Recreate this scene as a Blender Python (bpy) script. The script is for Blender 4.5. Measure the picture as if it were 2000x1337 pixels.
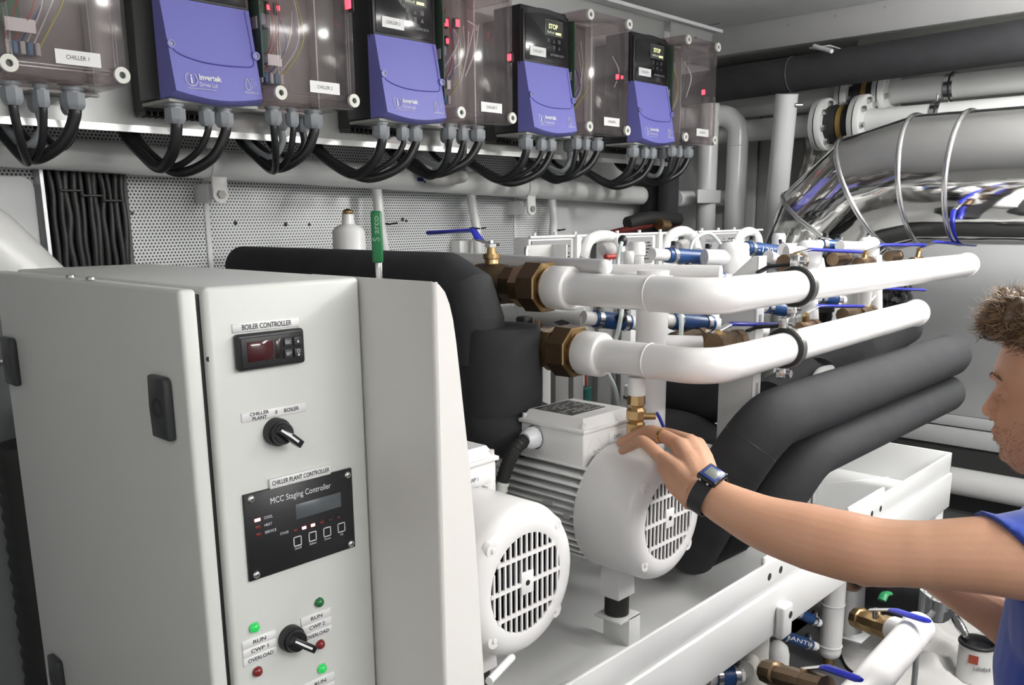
import bpy, bmesh, math, random
from mathutils import Vector, Matrix
random.seed(7)
PI = math.pi
S = bpy.context.scene
COL = S.collection
for _o in list(bpy.data.objects):
    bpy.data.objects.remove(_o, do_unlink=True)

# ------------------------------------------------------------------ camera
YAW, PITCH, ROLL, FPX, CX, CY = 0.755114, 0.208422, 0.008609, 1709.38, 1000.93, 785.95
CAM = Vector((0.0, 0.0, 1.55))
_f = Vector((math.cos(YAW)*math.cos(PITCH), math.sin(YAW)*math.cos(PITCH), -math.sin(PITCH)))
_r = Vector((math.sin(YAW), -math.cos(YAW), 0.0))
_d = _f.cross(_r)
_c, _s = math.cos(ROLL), math.sin(ROLL)
RGT, DWN, FWD = _c*_r + _s*_d, -_s*_r + _c*_d, _f
cam_data = bpy.data.cameras.new('camera')
cam = bpy.data.objects.new('camera', cam_data)
COL.objects.link(cam)
cam.matrix_world = Matrix(((RGT.x, -DWN.x, -FWD.x, CAM.x), (RGT.y, -DWN.y, -FWD.y, CAM.y), (RGT.z, -DWN.z, -FWD.z, CAM.z), (0, 0, 0, 1)))
cam_data.sensor_width = 36.0
cam_data.lens = FPX/2000.0*36.0
cam_data.shift_x = (1000.0-CX)/2000.0
cam_data.shift_y = (CY-668.5)/2000.0
cam_data.clip_start = 0.02
S.camera = cam

# ------------------------------------------------------------------ world, lights, exposure
W = bpy.data.worlds.new('world')
S.world = W
W.use_nodes = True
W.node_tree.nodes['Background'].inputs[0].default_value = (0.8, 0.85, 0.9, 1)
W.node_tree.nodes['Background'].inputs[1].default_value = 0.04
S.view_settings.view_transform = 'Standard'
S.view_settings.look = 'None'
S.view_settings.exposure = 0.27
S.view_settings.gamma = 1.0
S.view_settings.use_curve_mapping = False
CEIL = 2.35
FLOOR = 0.2
# main ceiling batten, then three added fill lamps: (centre x, y, size along x, size along y, watts downwards, diffuser radiance)
LAMPS = [(2.05, -0.25, 0.14, 1.1, 12.0, 20.0), (2.8, 0.32, 0.14, 0.45, 10.0, 62.0), (-0.8, -0.35, 0.9, 0.14, 4.0, 7.0), (1.15, -1.15, 1.3, 0.14, 15.0, 16.0)]

def area(name, loc, sx, sy, power, rot=(0, 0, 0), col=(1, 0.985, 0.955)):
    l = bpy.data.lights.new(name, 'AREA')
    l.shape = 'RECTANGLE'
    l.size, l.size_y, l.energy, l.color = sx, sy, power, col
    o = bpy.data.objects.new(name, l)
    COL.objects.link(o)
    o.location = loc
    o.rotation_euler = rot
    return o
for (lx, ly, ll, lw, lp, le) in LAMPS:
    area('main_or_fill_light', (lx, ly, CEIL-0.175), ll, lw, lp, (0.5 if ly < -1 else 0, 0, 0))

def at(x, y, X=None, Y=None, Z=None, D=None):
    """point of the place seen at picture position x, y (2000x1337) on a plane of the place"""
    d = FWD + RGT*((x-CX)/FPX) + DWN*((y-CY)/FPX)
    if X is not None: t = (X-CAM.x)/d.x
    elif Y is not None: t = (Y-CAM.y)/d.y
    elif Z is not None: t = (Z-CAM.z)/d.z
    else: t = D
    return CAM + d*t

# ------------------------------------------------------------------ materials
MATS = {}
def mat(name, col, rough=0.5, metal=0.0, spec=0.5, bump=0.0, bscale=200.0, var=0.0, vscale=8.0, emit=None, estr=0.0, coat=0.0, sss=0.0, sheen=0.0):
    if name in MATS: return MATS[name]
    m = bpy.data.materials.new(name)
    m.use_nodes = True
    nt = m.node_tree
    b = nt.nodes['Principled BSDF']
    b.inputs['Base Color'].default_value = (*col, 1)
    b.inputs['Roughness'].default_value = rough
    b.inputs['Metallic'].default_value = metal
    b.inputs['Specular IOR Level'].default_value = spec
    if coat: b.inputs['Coat Weight'].default_value = coat
    if sheen: b.inputs['Sheen Weight'].default_value = sheen
    if sss:
        b.inputs['Subsurface Weight'].default_value = sss
        b.inputs['Subsurface Radius'].default_value = (0.6, 0.25, 0.15)
        b.inputs['Subsurface Scale'].default_value = 0.012
    if emit:
        b.inputs['Emission Color'].default_value = (*emit, 1)
        b.inputs['Emission Strength'].default_value = estr
    if bump or var:
        tc = nt.nodes.new('ShaderNodeTexCoord')
    if bump:
        n = nt.nodes.new('ShaderNodeTexNoise')
        n.inputs['Scale'].default_value = bscale
        n.inputs['Detail'].default_value = 3
        bp = nt.nodes.new('ShaderNodeBump')
        bp.inputs['Strength'].default_value = bump
        bp.inputs['Distance'].default_value = 0.002
        nt.links.new(tc.outputs['Object'], n.inputs['Vector'])
        nt.links.new(n.outputs['Fac'], bp.inputs['Height'])
        nt.links.new(bp.outputs['Normal'], b.inputs['Normal'])
    if var:
        n2 = nt.nodes.new('ShaderNodeTexNoise')
        n2.inputs['Scale'].default_value = vscale
        n2.inputs['Detail'].default_value = 5
        mx = nt.nodes.new('ShaderNodeMix')
        mx.data_type = 'RGBA'
        mx.inputs[6].default_value = (*[c*(1-var) for c in col], 1)
        mx.inputs[7].default_value = (*[min(1, c*(1+var)) for c in col], 1)
        nt.links.new(tc.outputs['Object'], n2.inputs['Vector'])
        nt.links.new(n2.outputs['Fac'], mx.inputs[0])
        nt.links.new(mx.outputs[2], b.inputs['Base Color'])
    MATS[name] = m
    return m

WHITE = mat('gloss_white_paint', (0.80, 0.80, 0.79), 0.22, bump=0.02, bscale=60)
TRAYW = mat('tray_white_paint', (0.78, 0.785, 0.78), 0.32, bump=0.03, bscale=120)
PIPEW = mat('pipe_white_plastic', (0.80, 0.79, 0.785), 0.3)
PIPEG = mat('wall_pipe_grey_white', (0.76, 0.77, 0.76), 0.25, bump=0.02, bscale=40)
CABG = mat('cabinet_powder_coat', (0.66, 0.675, 0.645), 0.42, bump=0.06, bscale=420)
COVER = mat('cover_warm_white', (0.76, 0.74, 0.715), 0.38, bump=0.02, bscale=200)
CEILM = mat('ceiling_paint', (0.74, 0.75, 0.75), 0.6, bump=0.1, bscale=300, var=0.06)
BEAMM = mat('beam_grey_paint', (0.66, 0.66, 0.66), 0.55, bump=0.05, bscale=200, var=0.05)
FLOORM = mat('dark_floor', (0.09, 0.092, 0.095), 0.6, bump=0.2, bscale=90, var=0.25)
WALLW = mat('white_wall_panel', (0.72, 0.73, 0.735), 0.4, bump=0.02, bscale=20)
WALLG = mat('white_side_wall', (0.72, 0.72, 0.72), 0.6, var=0.05)
ALU = mat('aluminium', (0.82, 0.82, 0.81), 0.28, 1.0, bump=0.04, bscale=80)
GALV = mat('galvanised_steel', (0.62, 0.63, 0.64), 0.35, 1.0, var=0.12, vscale=30)
STEEL = mat('bright_steel', (0.72, 0.72, 0.72), 0.22, 1.0)
PANELG = mat('mounting_panel_grey', (0.55, 0.56, 0.55), 0.4, 0.6)
FOAM = mat('black_foam', (0.037, 0.038, 0.041), 0.8, spec=0.3, bump=0.35, bscale=700, var=0.25, vscale=14)
BLK = mat('black_plastic', (0.018, 0.018, 0.02), 0.38)
BLKG = mat('gloss_black_plastic', (0.012, 0.012, 0.014), 0.16)
BLKM = mat('satin_black_panel', (0.014, 0.014, 0.016), 0.45)
RUB = mat('black_rubber', (0.018, 0.018, 0.018), 0.6)
CABLE = mat('black_cable', (0.014, 0.014, 0.015), 0.35)
GREYP = mat('grey_gland_plastic', (0.27, 0.29, 0.31), 0.38)
BOXG = mat('box_light_grey_plastic', (0.62, 0.63, 0.61), 0.35)
DRV = mat('violet_blue_plastic', (0.195, 0.195, 0.57), 0.42, bump=0.05, bscale=500)
BLUEH = mat('blue_vinyl_grip', (0.022, 0.032, 0.42), 0.28)
HOSEB = mat('blue_silicone_hose', (0.010, 0.055, 0.19), 0.42, bump=0.1, bscale=300)
BRASS = mat('dull_brass', (0.52, 0.36, 0.18), 0.34, 1.0, bump=0.08, bscale=70, var=0.35, vscale=30)
BRASSD = mat('dark_bronze', (0.17, 0.115, 0.07), 0.36, 0.85, bump=0.1, bscale=80, var=0.35, vscale=25)
GOLD = mat('gold', (0.85, 0.6, 0.25), 0.2, 1.0)
LABELW = mat('white_label', (0.82, 0.82, 0.82), 0.4)
INK = mat('black_print', (0.015, 0.015, 0.015), 0.5)
PRINTW = mat('white_print', (0.78, 0.78, 0.82), 0.5)
GREENH = mat('green_vinyl_grip', (0.012, 0.17, 0.055), 0.35)
REDP = mat('red_plastic', (0.42, 0.03, 0.02), 0.4)
TEAL = mat('teal_plastic', (0.01, 0.12, 0.11), 0.35)
PCB = mat('green_circuit_board', (0.035, 0.14, 0.06), 0.45, var=0.4, vscale=120)
LEDR = mat('red_led_or_reflection', (0.5, 0.01, 0.01), 0.3, emit=(1, 0.03, 0.05), estr=6)
LEDRP = mat('red_led_bright', (0.6, 0.1, 0.1), 0.3, emit=(1, 0.25, 0.25), estr=4)
LEDROFF = mat('red_led_off', (0.16, 0.02, 0.02), 0.3)
LAMPR = mat('red_lamp_lens', (0.22, 0.012, 0.012), 0.15, coat=0.5)
LAMPG = mat('green_lamp_lens', (0.01, 0.16, 0.045), 0.15, coat=0.5)
LAMPGL = mat('green_lamp_lens_lit', (0.02, 0.35, 0.08), 0.15, emit=(0.03, 0.9, 0.14), estr=0.32, coat=0.5)
SCRNR = mat('dark_red_display', (0.055, 0.008, 0.01), 0.12)
LCDG = mat('grey_lcd', (0.10, 0.115, 0.125), 0.3, var=0.15, vscale=90)
LCDY = mat('lcd_lit', (0.2, 0.2, 0.1), 0.3, emit=(0.9, 0.9, 0.45), estr=1.0)
LCDD = mat('lcd_dark', (0.045, 0.05, 0.045), 0.25)
TUBE_C = mat('pale_clear_tube', (0.66, 0.74, 0.72), 0.25)
WIRER = mat('red_wire', (0.45, 0.04, 0.03), 0.4)
WIREB = mat('blue_wire', (0.03, 0.05, 0.32), 0.4)
WIREY = mat('yellow_green_wire', (0.45, 0.45, 0.05), 0.4)
WIREW = mat('white_wire', (0.7, 0.7, 0.7), 0.4)
RINGW = mat('white_screw_collar', (0.72, 0.72, 0.66), 0.4)
CLOTH = mat('white_rag', (0.44, 0.43, 0.42), 0.9, bump=0.4, bscale=400, sheen=0.3)
BAG = mat('black_bag_film', (0.012, 0.012, 0.013), 0.22, bump=0.3, bscale=40)
DENIM = mat('dark_trousers', (0.02, 0.022, 0.03), 0.85, bump=0.3, bscale=800)
SHIRT = mat('royal_blue_cotton', (0.02, 0.062, 0.40), 0.85, bump=0.25, bscale=900, sheen=0.3)
MARK = mat('blue_marker', (0.03, 0.05, 0.25), 0.6)
PLUGRED = mat('dark_red_jacket', (0.12, 0.015, 0.012), 0.6)
LAGG = mat('white_lagging_film', (0.66, 0.665, 0.65), 0.25, bump=0.55, bscale=26)

def chrome_mat():
    m = mat('polished_stainless', (0.74, 0.735, 0.72), 0.07, 1.0)
    nt = m.node_tree
    b = nt.nodes['Principled BSDF']
    tc = nt.nodes.new('ShaderNodeTexCoord')
    mp = nt.nodes.new('ShaderNodeMapping')
    mp.inputs['Scale'].default_value = (9, 3, 9)
    n = nt.nodes.new('ShaderNodeTexNoise')
    n.inputs['Scale'].default_value = 1.6
    n.inputs['Detail'].default_value = 2
    bp = nt.nodes.new('ShaderNodeBump')
    bp.inputs['Strength'].default_value = 0.35
    bp.inputs['Distance'].default_value = 0.006
    nt.links.new(tc.outputs['Object'], mp.inputs[0])
    nt.links.new(mp.outputs[0], n.inputs['Vector'])
    nt.links.new(n.outputs['Fac'], bp.inputs['Height'])
    nt.links.new(bp.outputs['Normal'], b.inputs['Normal'])
    return m
CHROME = chrome_mat()

def clear_mat():
    m = bpy.data.materials.new('clear_tinted_plastic')
    m.use_nodes = True
    nt = m.node_tree
    nt.nodes.clear()
    out = nt.nodes.new('ShaderNodeOutputMaterial')
    tr = nt.nodes.new('ShaderNodeBsdfTransparent')
    tr.inputs[0].default_value = (0.925, 0.895, 0.90, 1)
    gl = nt.nodes.new('ShaderNodeBsdfGlossy')
    gl.inputs['Roughness'].default_value = 0.13
    gl.inputs[0].default_value = (0.9, 0.9, 0.9, 1)
    df = nt.nodes.new('ShaderNodeBsdfDiffuse')
    df.inputs[0].default_value = (0.62, 0.585, 0.59, 1)
    lw = nt.nodes.new('ShaderNodeFresnel')
    lw.inputs['IOR'].default_value = 1.5
    m1 = nt.nodes.new('ShaderNodeMixShader')
    m1.inputs[0].default_value = 0.045
    m2 = nt.nodes.new('ShaderNodeMixShader')
    nt.links.new(tr.outputs[0], m1.inputs[1])
    nt.links.new(df.outputs[0], m1.inputs[2])
    ge = nt.nodes.new('ShaderNodeNewGeometry')
    iv = nt.nodes.new('ShaderNodeMath')
    iv.operation = 'SUBTRACT'
    iv.inputs[0].default_value = 1.0
    ml = nt.nodes.new('ShaderNodeMath')
    ml.operation = 'MULTIPLY'
    nt.links.new(ge.outputs['Backfacing'], iv.inputs[1])
    nt.links.new(iv.outputs[0], ml.inputs[0])
    nt.links.new(lw.outputs[0], ml.inputs[1])
    nt.links.new(ml.outputs[0], m2.inputs[0])
    nt.links.new(m1.outputs[0], m2.inputs[1])
    nt.links.new(gl.outputs[0], m2.inputs[2])
    nt.links.new(m2.outputs[0], out.inputs[0])
    MATS['clear_tinted_plastic'] = m
    return m
CLEAR = clear_mat()

def perforated_mat(name, col, pitch, rad, hole):
    """sheet with staggered round holes, far too fine to model one by one"""
    m = bpy.data.materials.new(name)
    m.use_nodes = True
    nt = m.node_tree
    b = nt.nodes['Principled BSDF']
    b.inputs['Roughness'].default_value = 0.35
    tc = nt.nodes.new('ShaderNodeTexCoord')
    sx = nt.nodes.new('ShaderNodeSeparateXYZ')
    nt.links.new(tc.outputs['Object'], sx.inputs[0])
    def math_(op, a, bb=None):
        n = nt.nodes.new('ShaderNodeMath')
        n.operation = op
        for i, v in enumerate((a, bb)):
            if v is None: continue
            if isinstance(v, (int, float)): n.inputs[i].default_value = v
            else: nt.links.new(v, n.inputs[i])
        return n.outputs[0]
    px, pz = pitch, pitch*math.sqrt(3)
    def cell(ox, oz):
        a = math_('SUBTRACT', math_('FLOORED_MODULO', math_('ADD', sx.outputs[0], ox), px), px/2)
        c = math_('SUBTRACT', math_('FLOORED_MODULO', math_('ADD', sx.outputs[2], oz), pz), pz/2)
        return math_('SQRT', math_('ADD', math_('MULTIPLY', a, a), math_('MULTIPLY', c, c)))
    d = math_('MINIMUM', cell(0, 0), cell(px/2, pz/2))
    mr = nt.nodes.new('ShaderNodeMapRange')
    mr.inputs[1].default_value = rad*0.85
    mr.inputs[2].default_value = rad*1.15
    nt.links.new(d, mr.inputs[0])
    mx = nt.nodes.new('ShaderNodeMix')
    mx.data_type = 'RGBA'
    mx.inputs[6].default_value = (*hole, 1)
    mx.inputs[7].default_value = (*col, 1)
    nt.links.new(mr.outputs[0], mx.inputs[0])
    nt.links.new(mx.outputs[2], b.inputs['Base Color'])
    MATS[name] = m
    return m
PERF = perforated_mat('perforated_white_sheet', (0.76, 0.78, 0.78), 0.0098, 0.0025, (0.03, 0.03, 0.03))

# ------------------------------------------------------------------ mesh builder
def V(*a): return Vector(a)

def frame_of(t):
    t = t.normalized()
    a = Vector((0, 0, 1)) if abs(t.z) < 0.9 else Vector((1, 0, 0))
    u = a.cross(t).normalized()
    return u, t.cross(u).normalized()

def spline(pts, n=8):
    pts = [Vector(p) for p in pts]
    q = [2*pts[0]-pts[1]] + pts + [2*pts[-1]-pts[-2]]
    out = []
    for i in range(1, len(q)-2):
        p0, p1, p2, p3 = q[i-1:i+3]
        for k in range(n):
            t = k/n
            out.append(0.5*((2*p1) + (p2-p0)*t + (2*p0-5*p1+4*p2-p3)*t*t + (3*p1-p0-3*p2+p3)*t**3))
    out.append(pts[-1])
    return out

def bend(pts, rad, n=8):
    """polyline with corners rounded to radius rad"""
    pts = [Vector(p) for p in pts]
    out = [pts[0]]
    for i in range(1, len(pts)-1):
        a, b, c = pts[i-1], pts[i], pts[i+1]
        d0, d1 = (a-b).normalized(), (c-b).normalized()
        ang = d0.angle(d1)
        if abs(ang-PI) < 0.02:
            out.append(b)
            continue
        L = min(rad/math.tan(ang/2), (a-b).length*0.48, (c-b).length*0.48)
        R = L*math.tan(ang/2)
        cen = b + (d0+d1).normalized()*(R/math.sin(ang/2))
        s, e = b+d0*L, b+d1*L
        v0, v1 = (s-cen), (e-cen)
        tot = v0.angle(v1)
        for k in range(n+1):
            t = k/n
            w = (v0*math.sin((1-t)*tot) + v1*math.sin(t*tot))/math.sin(tot)
            out.append(cen+w)
    out.append(pts[-1])
    return out

class B:
    def __init__(self):
        self.bm = bmesh.new()
    def faces(self, vs, fs):
        bv = [self.bm.verts.new(v) for v in vs]
        for f in fs:
            try: self.bm.faces.new([bv[i] for i in f])
            except ValueError: pass
        return bv
    def box(self, p0, p1, bev=0.0, seg=2, M=None):
        x0, y0, z0 = [min(a, b) for a, b in zip(p0, p1)]
        x1, y1, z1 = [max(a, b) for a, b in zip(p0, p1)]
        t = bmesh.new()
        vs = [t.verts.new(c) for c in ((x0, y0, z0), (x1, y0, z0), (x1, y1, z0), (x0, y1, z0), (x0, y0, z1), (x1, y0, z1), (x1, y1, z1), (x0, y1, z1))]
        for f in ((0, 3, 2, 1), (4, 5, 6, 7), (0, 1, 5, 4), (1, 2, 6, 5), (2, 3, 7, 6), (3, 0, 4, 7)):
            t.faces.new([vs[i] for i in f])
        if bev: bmesh.ops.bevel(t, geom=t.edges[:], offset=bev, segments=seg, affect='EDGES', profile=0.5)
        if M is not None: bmesh.ops.transform(t, matrix=M, verts=t.verts[:])
        self.merge(t)
        return self
    def merge(self, t):
        me = bpy.data.meshes.new('tmp')
        t.to_mesh(me)
        t.free()
        self.bm.from_mesh(me)
        bpy.data.meshes.remove(me)
    def lathe(self, o, ax, prof, n=24, phase=0.0, closed=False):
        """prof: list of (distance along axis, radius)"""
        o = Vector(o)
        ax = Vector(ax).normalized()
        u, w = frame_of(ax)
        rings = []
        for d, r in prof:
            if r <= 1e-6: rings.append([self.bm.verts.new(o+ax*d)])
            else: rings.append([self.bm.verts.new(o+ax*d+(u*math.cos(2*PI*k/n+phase)+w*math.sin(2*PI*k/n+phase))*r) for k in range(n)])
        for a, b in zip(rings, rings[1:]):
            if len(a) == 1 and len(b) == 1: continue
            for k in range(n):
                k2 = (k+1) % n
                if len(a) == 1: self.bm.faces.new((a[0], b[k2], b[k]))
                elif len(b) == 1: self.bm.faces.new((a[k], a[k2], b[0]))
                else: self.bm.faces.new((a[k], a[k2], b[k2], b[k]))
        if closed:
            a, b = rings[-1], rings[0]
            for k in range(n): self.bm.faces.new((a[k], a[(k+1) % n], b[(k+1) % n], b[k]))
        return self
    def cyl(self, p0, p1, r0, r1=None, n=20, phase=0.0):
        p0, p1 = Vector(p0), Vector(p1)
        r1 = r0 if r1 is None else r1
        L = (p1-p0).length
        return self.lathe(p0, p1-p0, [(0, 0), (0, r0), (L, r1), (L, 0)], n, phase)
    def ring(self, c, ax, r_in, r_out, h, n=24):
        return self.lathe(Vector(c)-Vector(ax).normalized()*h/2, ax, [(0, r_in), (0, r_out), (h, r_out), (h, r_in)], n, closed=True)
    def torus(self, c, ax, R, r, n=28, m=10):
        prof = [(r*math.sin(2*PI*k/m), R+r*math.cos(2*PI*k/m)) for k in range(m)]
        return self.lathe(c, ax, prof, n, closed=True)
    def tube(self, pts, r, n=12, caps=True, flat=1.0):
        pts = [Vector(p) for p in pts]
        m = len(pts)
        rs = r if isinstance(r, (list, tuple)) else [r]*m
        tang = [(pts[min(i+1, m-1)]-pts[max(i-1, 0)]).normalized() for i in range(m)]
        u, w = frame_of(tang[0])
        rings = []
        for i in range(m):
            if i:
                q = tang[i-1].rotation_difference(tang[i])
                u = q @ u
                w = q @ w
            rings.append([self.bm.verts.new(pts[i]+(u*math.cos(2*PI*k/n)+w*math.sin(2*PI*k/n)*flat)*rs[i]) for k in range(n)])
        for a, b in zip(rings, rings[1:]):
            for k in range(n): self.bm.faces.new((a[k], a[(k+1) % n], b[(k+1) % n], b[k]))
        if caps:
            self.bm.faces.new(list(reversed(rings[0])))
            self.bm.faces.new(rings[-1])
        return self
    def prism(self, poly, vec, bev=0.0):
        poly = [Vector(p) for p in poly]
        vec = Vector(vec)
        t = bmesh.new()
        a = [t.verts.new(p) for p in poly]
        b = [t.verts.new(p+vec) for p in poly]
        n = len(poly)
        t.faces.new(a)
        t.faces.new(list(reversed(b)))
        for k in range(n): t.faces.new((a[(k+1) % n], a[k], b[k], b[(k+1) % n]))
        if bev: bmesh.ops.bevel(t, geom=t.edges[:], offset=bev, segments=2, affect='EDGES', profile=0.5)
        self.merge(t)
        return self
    def ball(self, c, r, sc=(1, 1, 1), n=16):
        t = bmesh.new()
        bmesh.ops.create_uvsphere(t, u_segments=n, v_segments=max(6, n//2), radius=r)
        bmesh.ops.transform(t, matrix=Matrix.Translation(c) @ Matrix.Diagonal((*sc, 1)), verts=t.verts[:])
        self.merge(t)
        return self
    def done(self, name, m, parent=None, sharp=46, org=None, subd=0):
        bm = self.bm
        bmesh.ops.recalc_face_normals(bm, faces=bm.faces[:])
        lim = math.radians(sharp)
        for f in bm.faces: f.smooth = True
        for e in bm.edges:
            if len(e.link_faces) == 2:
                e.smooth = e.calc_face_angle(0) < lim
        if parent is not None: L = ORG[parent]
        elif org is not None: L = Vector(org)
        else:
            xs = [v.co.x for v in bm.verts]; ys = [v.co.y for v in bm.verts]; zs = [v.co.z for v in bm.verts]
            L = Vector(((min(xs)+max(xs))/2, (min(ys)+max(ys))/2, min(zs)))
        for v in bm.verts: v.co -= L
        me = bpy.data.meshes.new(name)
        bm.to_mesh(me)
        bm.free()
        me.materials.append(m)
        o = bpy.data.objects.new(name, me)
        COL.objects.link(o)
        if parent is not None: o.parent = parent
        else: o.location = L
        ORG[o] = L
        if subd:
            md = o.modifiers.new('smooth', 'SUBSURF')
            md.levels = md.render_levels = subd
        return o
ORG = {}

def tag(o, label=None, cat=None, group=None, kind=None):
    if label: o['label'] = label
    if cat: o['category'] = cat
    if group: o['group'] = group
    if kind: o['kind'] = kind
    return o

def thing(name, label, cat, loc, group=None, kind=None):
    o = bpy.data.objects.new(name, None)
    o.empty_display_size = 0.02
    COL.objects.link(o)
    o.location = loc
    ORG[o] = Vector(loc)
    return tag(o, label, cat, group, kind)

def text(s, loc, size, m, parent, u=(1, 0, 0), v=(0, 0, 1), width=None, align='CENTER', name='lettering', bold=0.0, rot=0.0, thick=0.0003):
    cu = bpy.data.curves.new('txt', 'FONT')
    cu.body = s
    cu.size = size
    cu.align_x = align
    cu.align_y = 'CENTER'
    cu.offset = bold
    cu.resolution_u = 3
    to = bpy.data.objects.new('txt', cu)
    me = bpy.data.meshes.new_from_object(to)
    bpy.data.objects.remove(to)
    u, v = Vector(u).normalized(), Vector(v).normalized()
    n = u.cross(v)
    L = ORG[parent]
    xs = [p.co.x for p in me.vertices] or [0, 1]
    k = 1.0
    if width and (max(xs)-min(xs)) > 1e-9: k = width/(max(xs)-min(xs))
    c, sn = math.cos(rot), math.sin(rot)
    for p in me.vertices:
        x, y = p.co.x*k, p.co.y
        x, y = x*c-y*sn, x*sn+y*c
        p.co = Vector(loc)+u*x+v*y+n*thick-L
    me.materials.clear()
    me.materials.append(m)
    me.name = name
    o = bpy.data.objects.new(name, me)
    COL.objects.link(o)
    o.parent = parent
    ORG[o] = L
    return o

# ================================================================== the setting
YW = 2.33        # perforated wall
XF = 3.85        # far wall
def struct(name, b, m, label=None):
    o = b.done(name, m)
    tag(o, label, None, None, 'structure')
    return o
floor = struct('floor', B().box((-1.6, -1.4, FLOOR-0.05), (XF+0.2, YW+0.2, FLOOR)), FLOORM, 'dark floor under the plant room')
ceiling = struct('ceiling', B().box((-1.6, -1.4, CEIL), (XF+0.2, YW+0.2, CEIL+0.05)), CEILM, 'mid grey painted ceiling')
struct('wall_front', B().box((-1.6, -1.4, FLOOR), (XF+0.2, -1.35, CEIL)), WALLG)
struct('wall_left', B().box((-1.6, -1.35, FLOOR), (-1.55, YW+0.1, CEIL)), WALLG)
wb = struct('wall_back', B().box((-1.55, YW+0.012, FLOOR), (XF+0.2, YW+0.06, CEIL)), mat('wall_black_backing', (0.05, 0.05, 0.05), 0.8), 'back wall behind the perforated sheets')
seams = [-0.45, at(404, 420, Y=YW).x, at(1006, 440, Y=YW).x, XF+0.1]
for a, b_ in zip(seams, seams[1:]):
    B().box((a+0.002, YW, FLOOR), (b_-0.002, YW+0.01, CEIL), 0.0015, 1).done('panel', PERF, wb)
for sx_ in seams[1:3]:
    B().box((sx_-0.008, YW-0.004, FLOOR), (sx_+0.008, YW, 1.72), 0.0015, 1).done('seam_strip', WALLW, wb)
# smooth sheet at the far end of the wall
B().box((at(1085, 420, Y=YW-0.003).x, YW-0.004, FLOOR), (XF, YW-0.001, CEIL)).done('panel', WALLW, wb)
# knocked-through screw holes in the perforated sheet
for k, (px_, py_) in enumerate(((258, 416), (558, 438), (604, 438), (786, 428), (793, 431), (460, 435))):
    p = at(px_, py_, Y=YW-0.001)
    B().lathe(p, (0, -1, 0), [(0, 0.0045+0.002*(k % 2)), (0.001, 0.005), (0.002, 0.0)], 8).done('screw_hole', BLK, wb)

wf = struct('wall_right', B().box((XF+0.02, -1.4, FLOOR), (XF+0.2, YW+0.1, CEIL)), mat('wall_black_backing', (0.05, 0.05, 0.05), 0.8), 'far end wall clad in pale panels')
zj1, zj2, zbot = at(1850, 831, X=XF).z, at(1850, 808, X=XF).z, at(1850, 868, X=XF).z
for (z0, z1) in ((zbot, zj1-0.004), (zj1+0.002, zj2-0.001), (zj2+0.001, 1.75)):
    B().box((XF, -1.4, z0), (XF+0.02, 1.62, z1), 0.002, 1).done('panel', WALLW, wf)
for k in range(5):
    B().box((XF-0.02*(k % 2), 1.62+0.142*k, FLOOR), (XF+0.02, 1.62+0.142*(k+1)-0.004, 2.2), 0.002, 1).done('panel', mat('grey_ribbed_panel', (0.36, 0.365, 0.36), 0.45), wf)
B().box((XF, -1.4, 1.755), (XF+0.02, 1.615, CEIL-0.01), 0.002, 1).done('panel', mat('grey_upper_panel', (0.40, 0.40, 0.39), 0.35, 0.3), wf)
B().box((XF-0.02, -1.4, FLOOR), (XF+0.02, 1.6, FLOOR+0.12)).done('skirting', mat('grey_skirting', (0.2, 0.2, 0.2), 0.6), wf)

# header beam across the far end
zb = at(1700, 66, X=3.6).z
beam = struct('trim_1', B().box((3.6, -1.4, zb), (3.66, YW-0.01, CEIL), 0.002, 1), BEAMM, 'pale grey header beam across the far end of the ceiling')
B().box((3.66, -1.4, zb+0.004), (3.845, YW-0.01, zb+0.012)).done('soffit', mat('beam_soffit', (0.5, 0.5, 0.48), 0.25, 0.7), beam)
for k, (px_, py_) in enumerate(((1453, 65), (1540, 48), (1631, 31), (1728, 14))):
    p = at(px_, py_, X=3.6)
    B().lathe(p, (-1, 0, 0), [(-0.001, 0.005), (0.002, 0.004), (0.003, 0)], 10).done('screw', GALV, beam)
# marker line on the ceiling
B().box(at(1382, 50, Z=CEIL-0.001)+V(-0.004, -0.06, 0), at(1382, 50, Z=CEIL-0.001)+V(0.004, 0.03, 0.0005)).done('marker_line', MARK, ceiling)

# main ceiling batten and three fill lamps added for brightness (the lamps themselves)
for i, (lx, ly, ll, lw, lp, le) in enumerate(LAMPS):
    t = thing('main_or_fill_batten', ['long ceiling batten light above the pump skid', 'short fill batten added near the far end wall to brighten the ceiling', 'fill batten added on the cabinet side to lighten the cabinet door', 'long fill batten added along the front wall to light the front faces'][i], 'ceiling light', (lx, ly, CEIL))
    B().box((lx-ll/2-0.01, ly-lw/2-0.01, CEIL-0.085), (lx+ll/2+0.01, ly+lw/2+0.01, CEIL-0.06), 0.006).done('housing', WALLW, t)
    B().box((lx-ll/2+0.01, ly-lw/2+0.01, CEIL-0.165), (lx+ll/2-0.01, ly+lw/2-0.01, CEIL-0.085), 0.01).done('diffuser', mat('lamp_diffuser_%d' % i, (0.9, 0.9, 0.9), 0.4, emit=(1, 0.985, 0.955), estr=le), t)
    for q in (-0.35, 0.35):
        B().cyl((lx+(ll*q if ll > lw else 0), ly+(lw*q if lw > ll else 0), CEIL-0.061), (lx+(ll*q if ll > lw else 0), ly+(lw*q if lw > ll else 0), CEIL), 0.006, n=8).done('hanger', WALLW, t)

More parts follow.
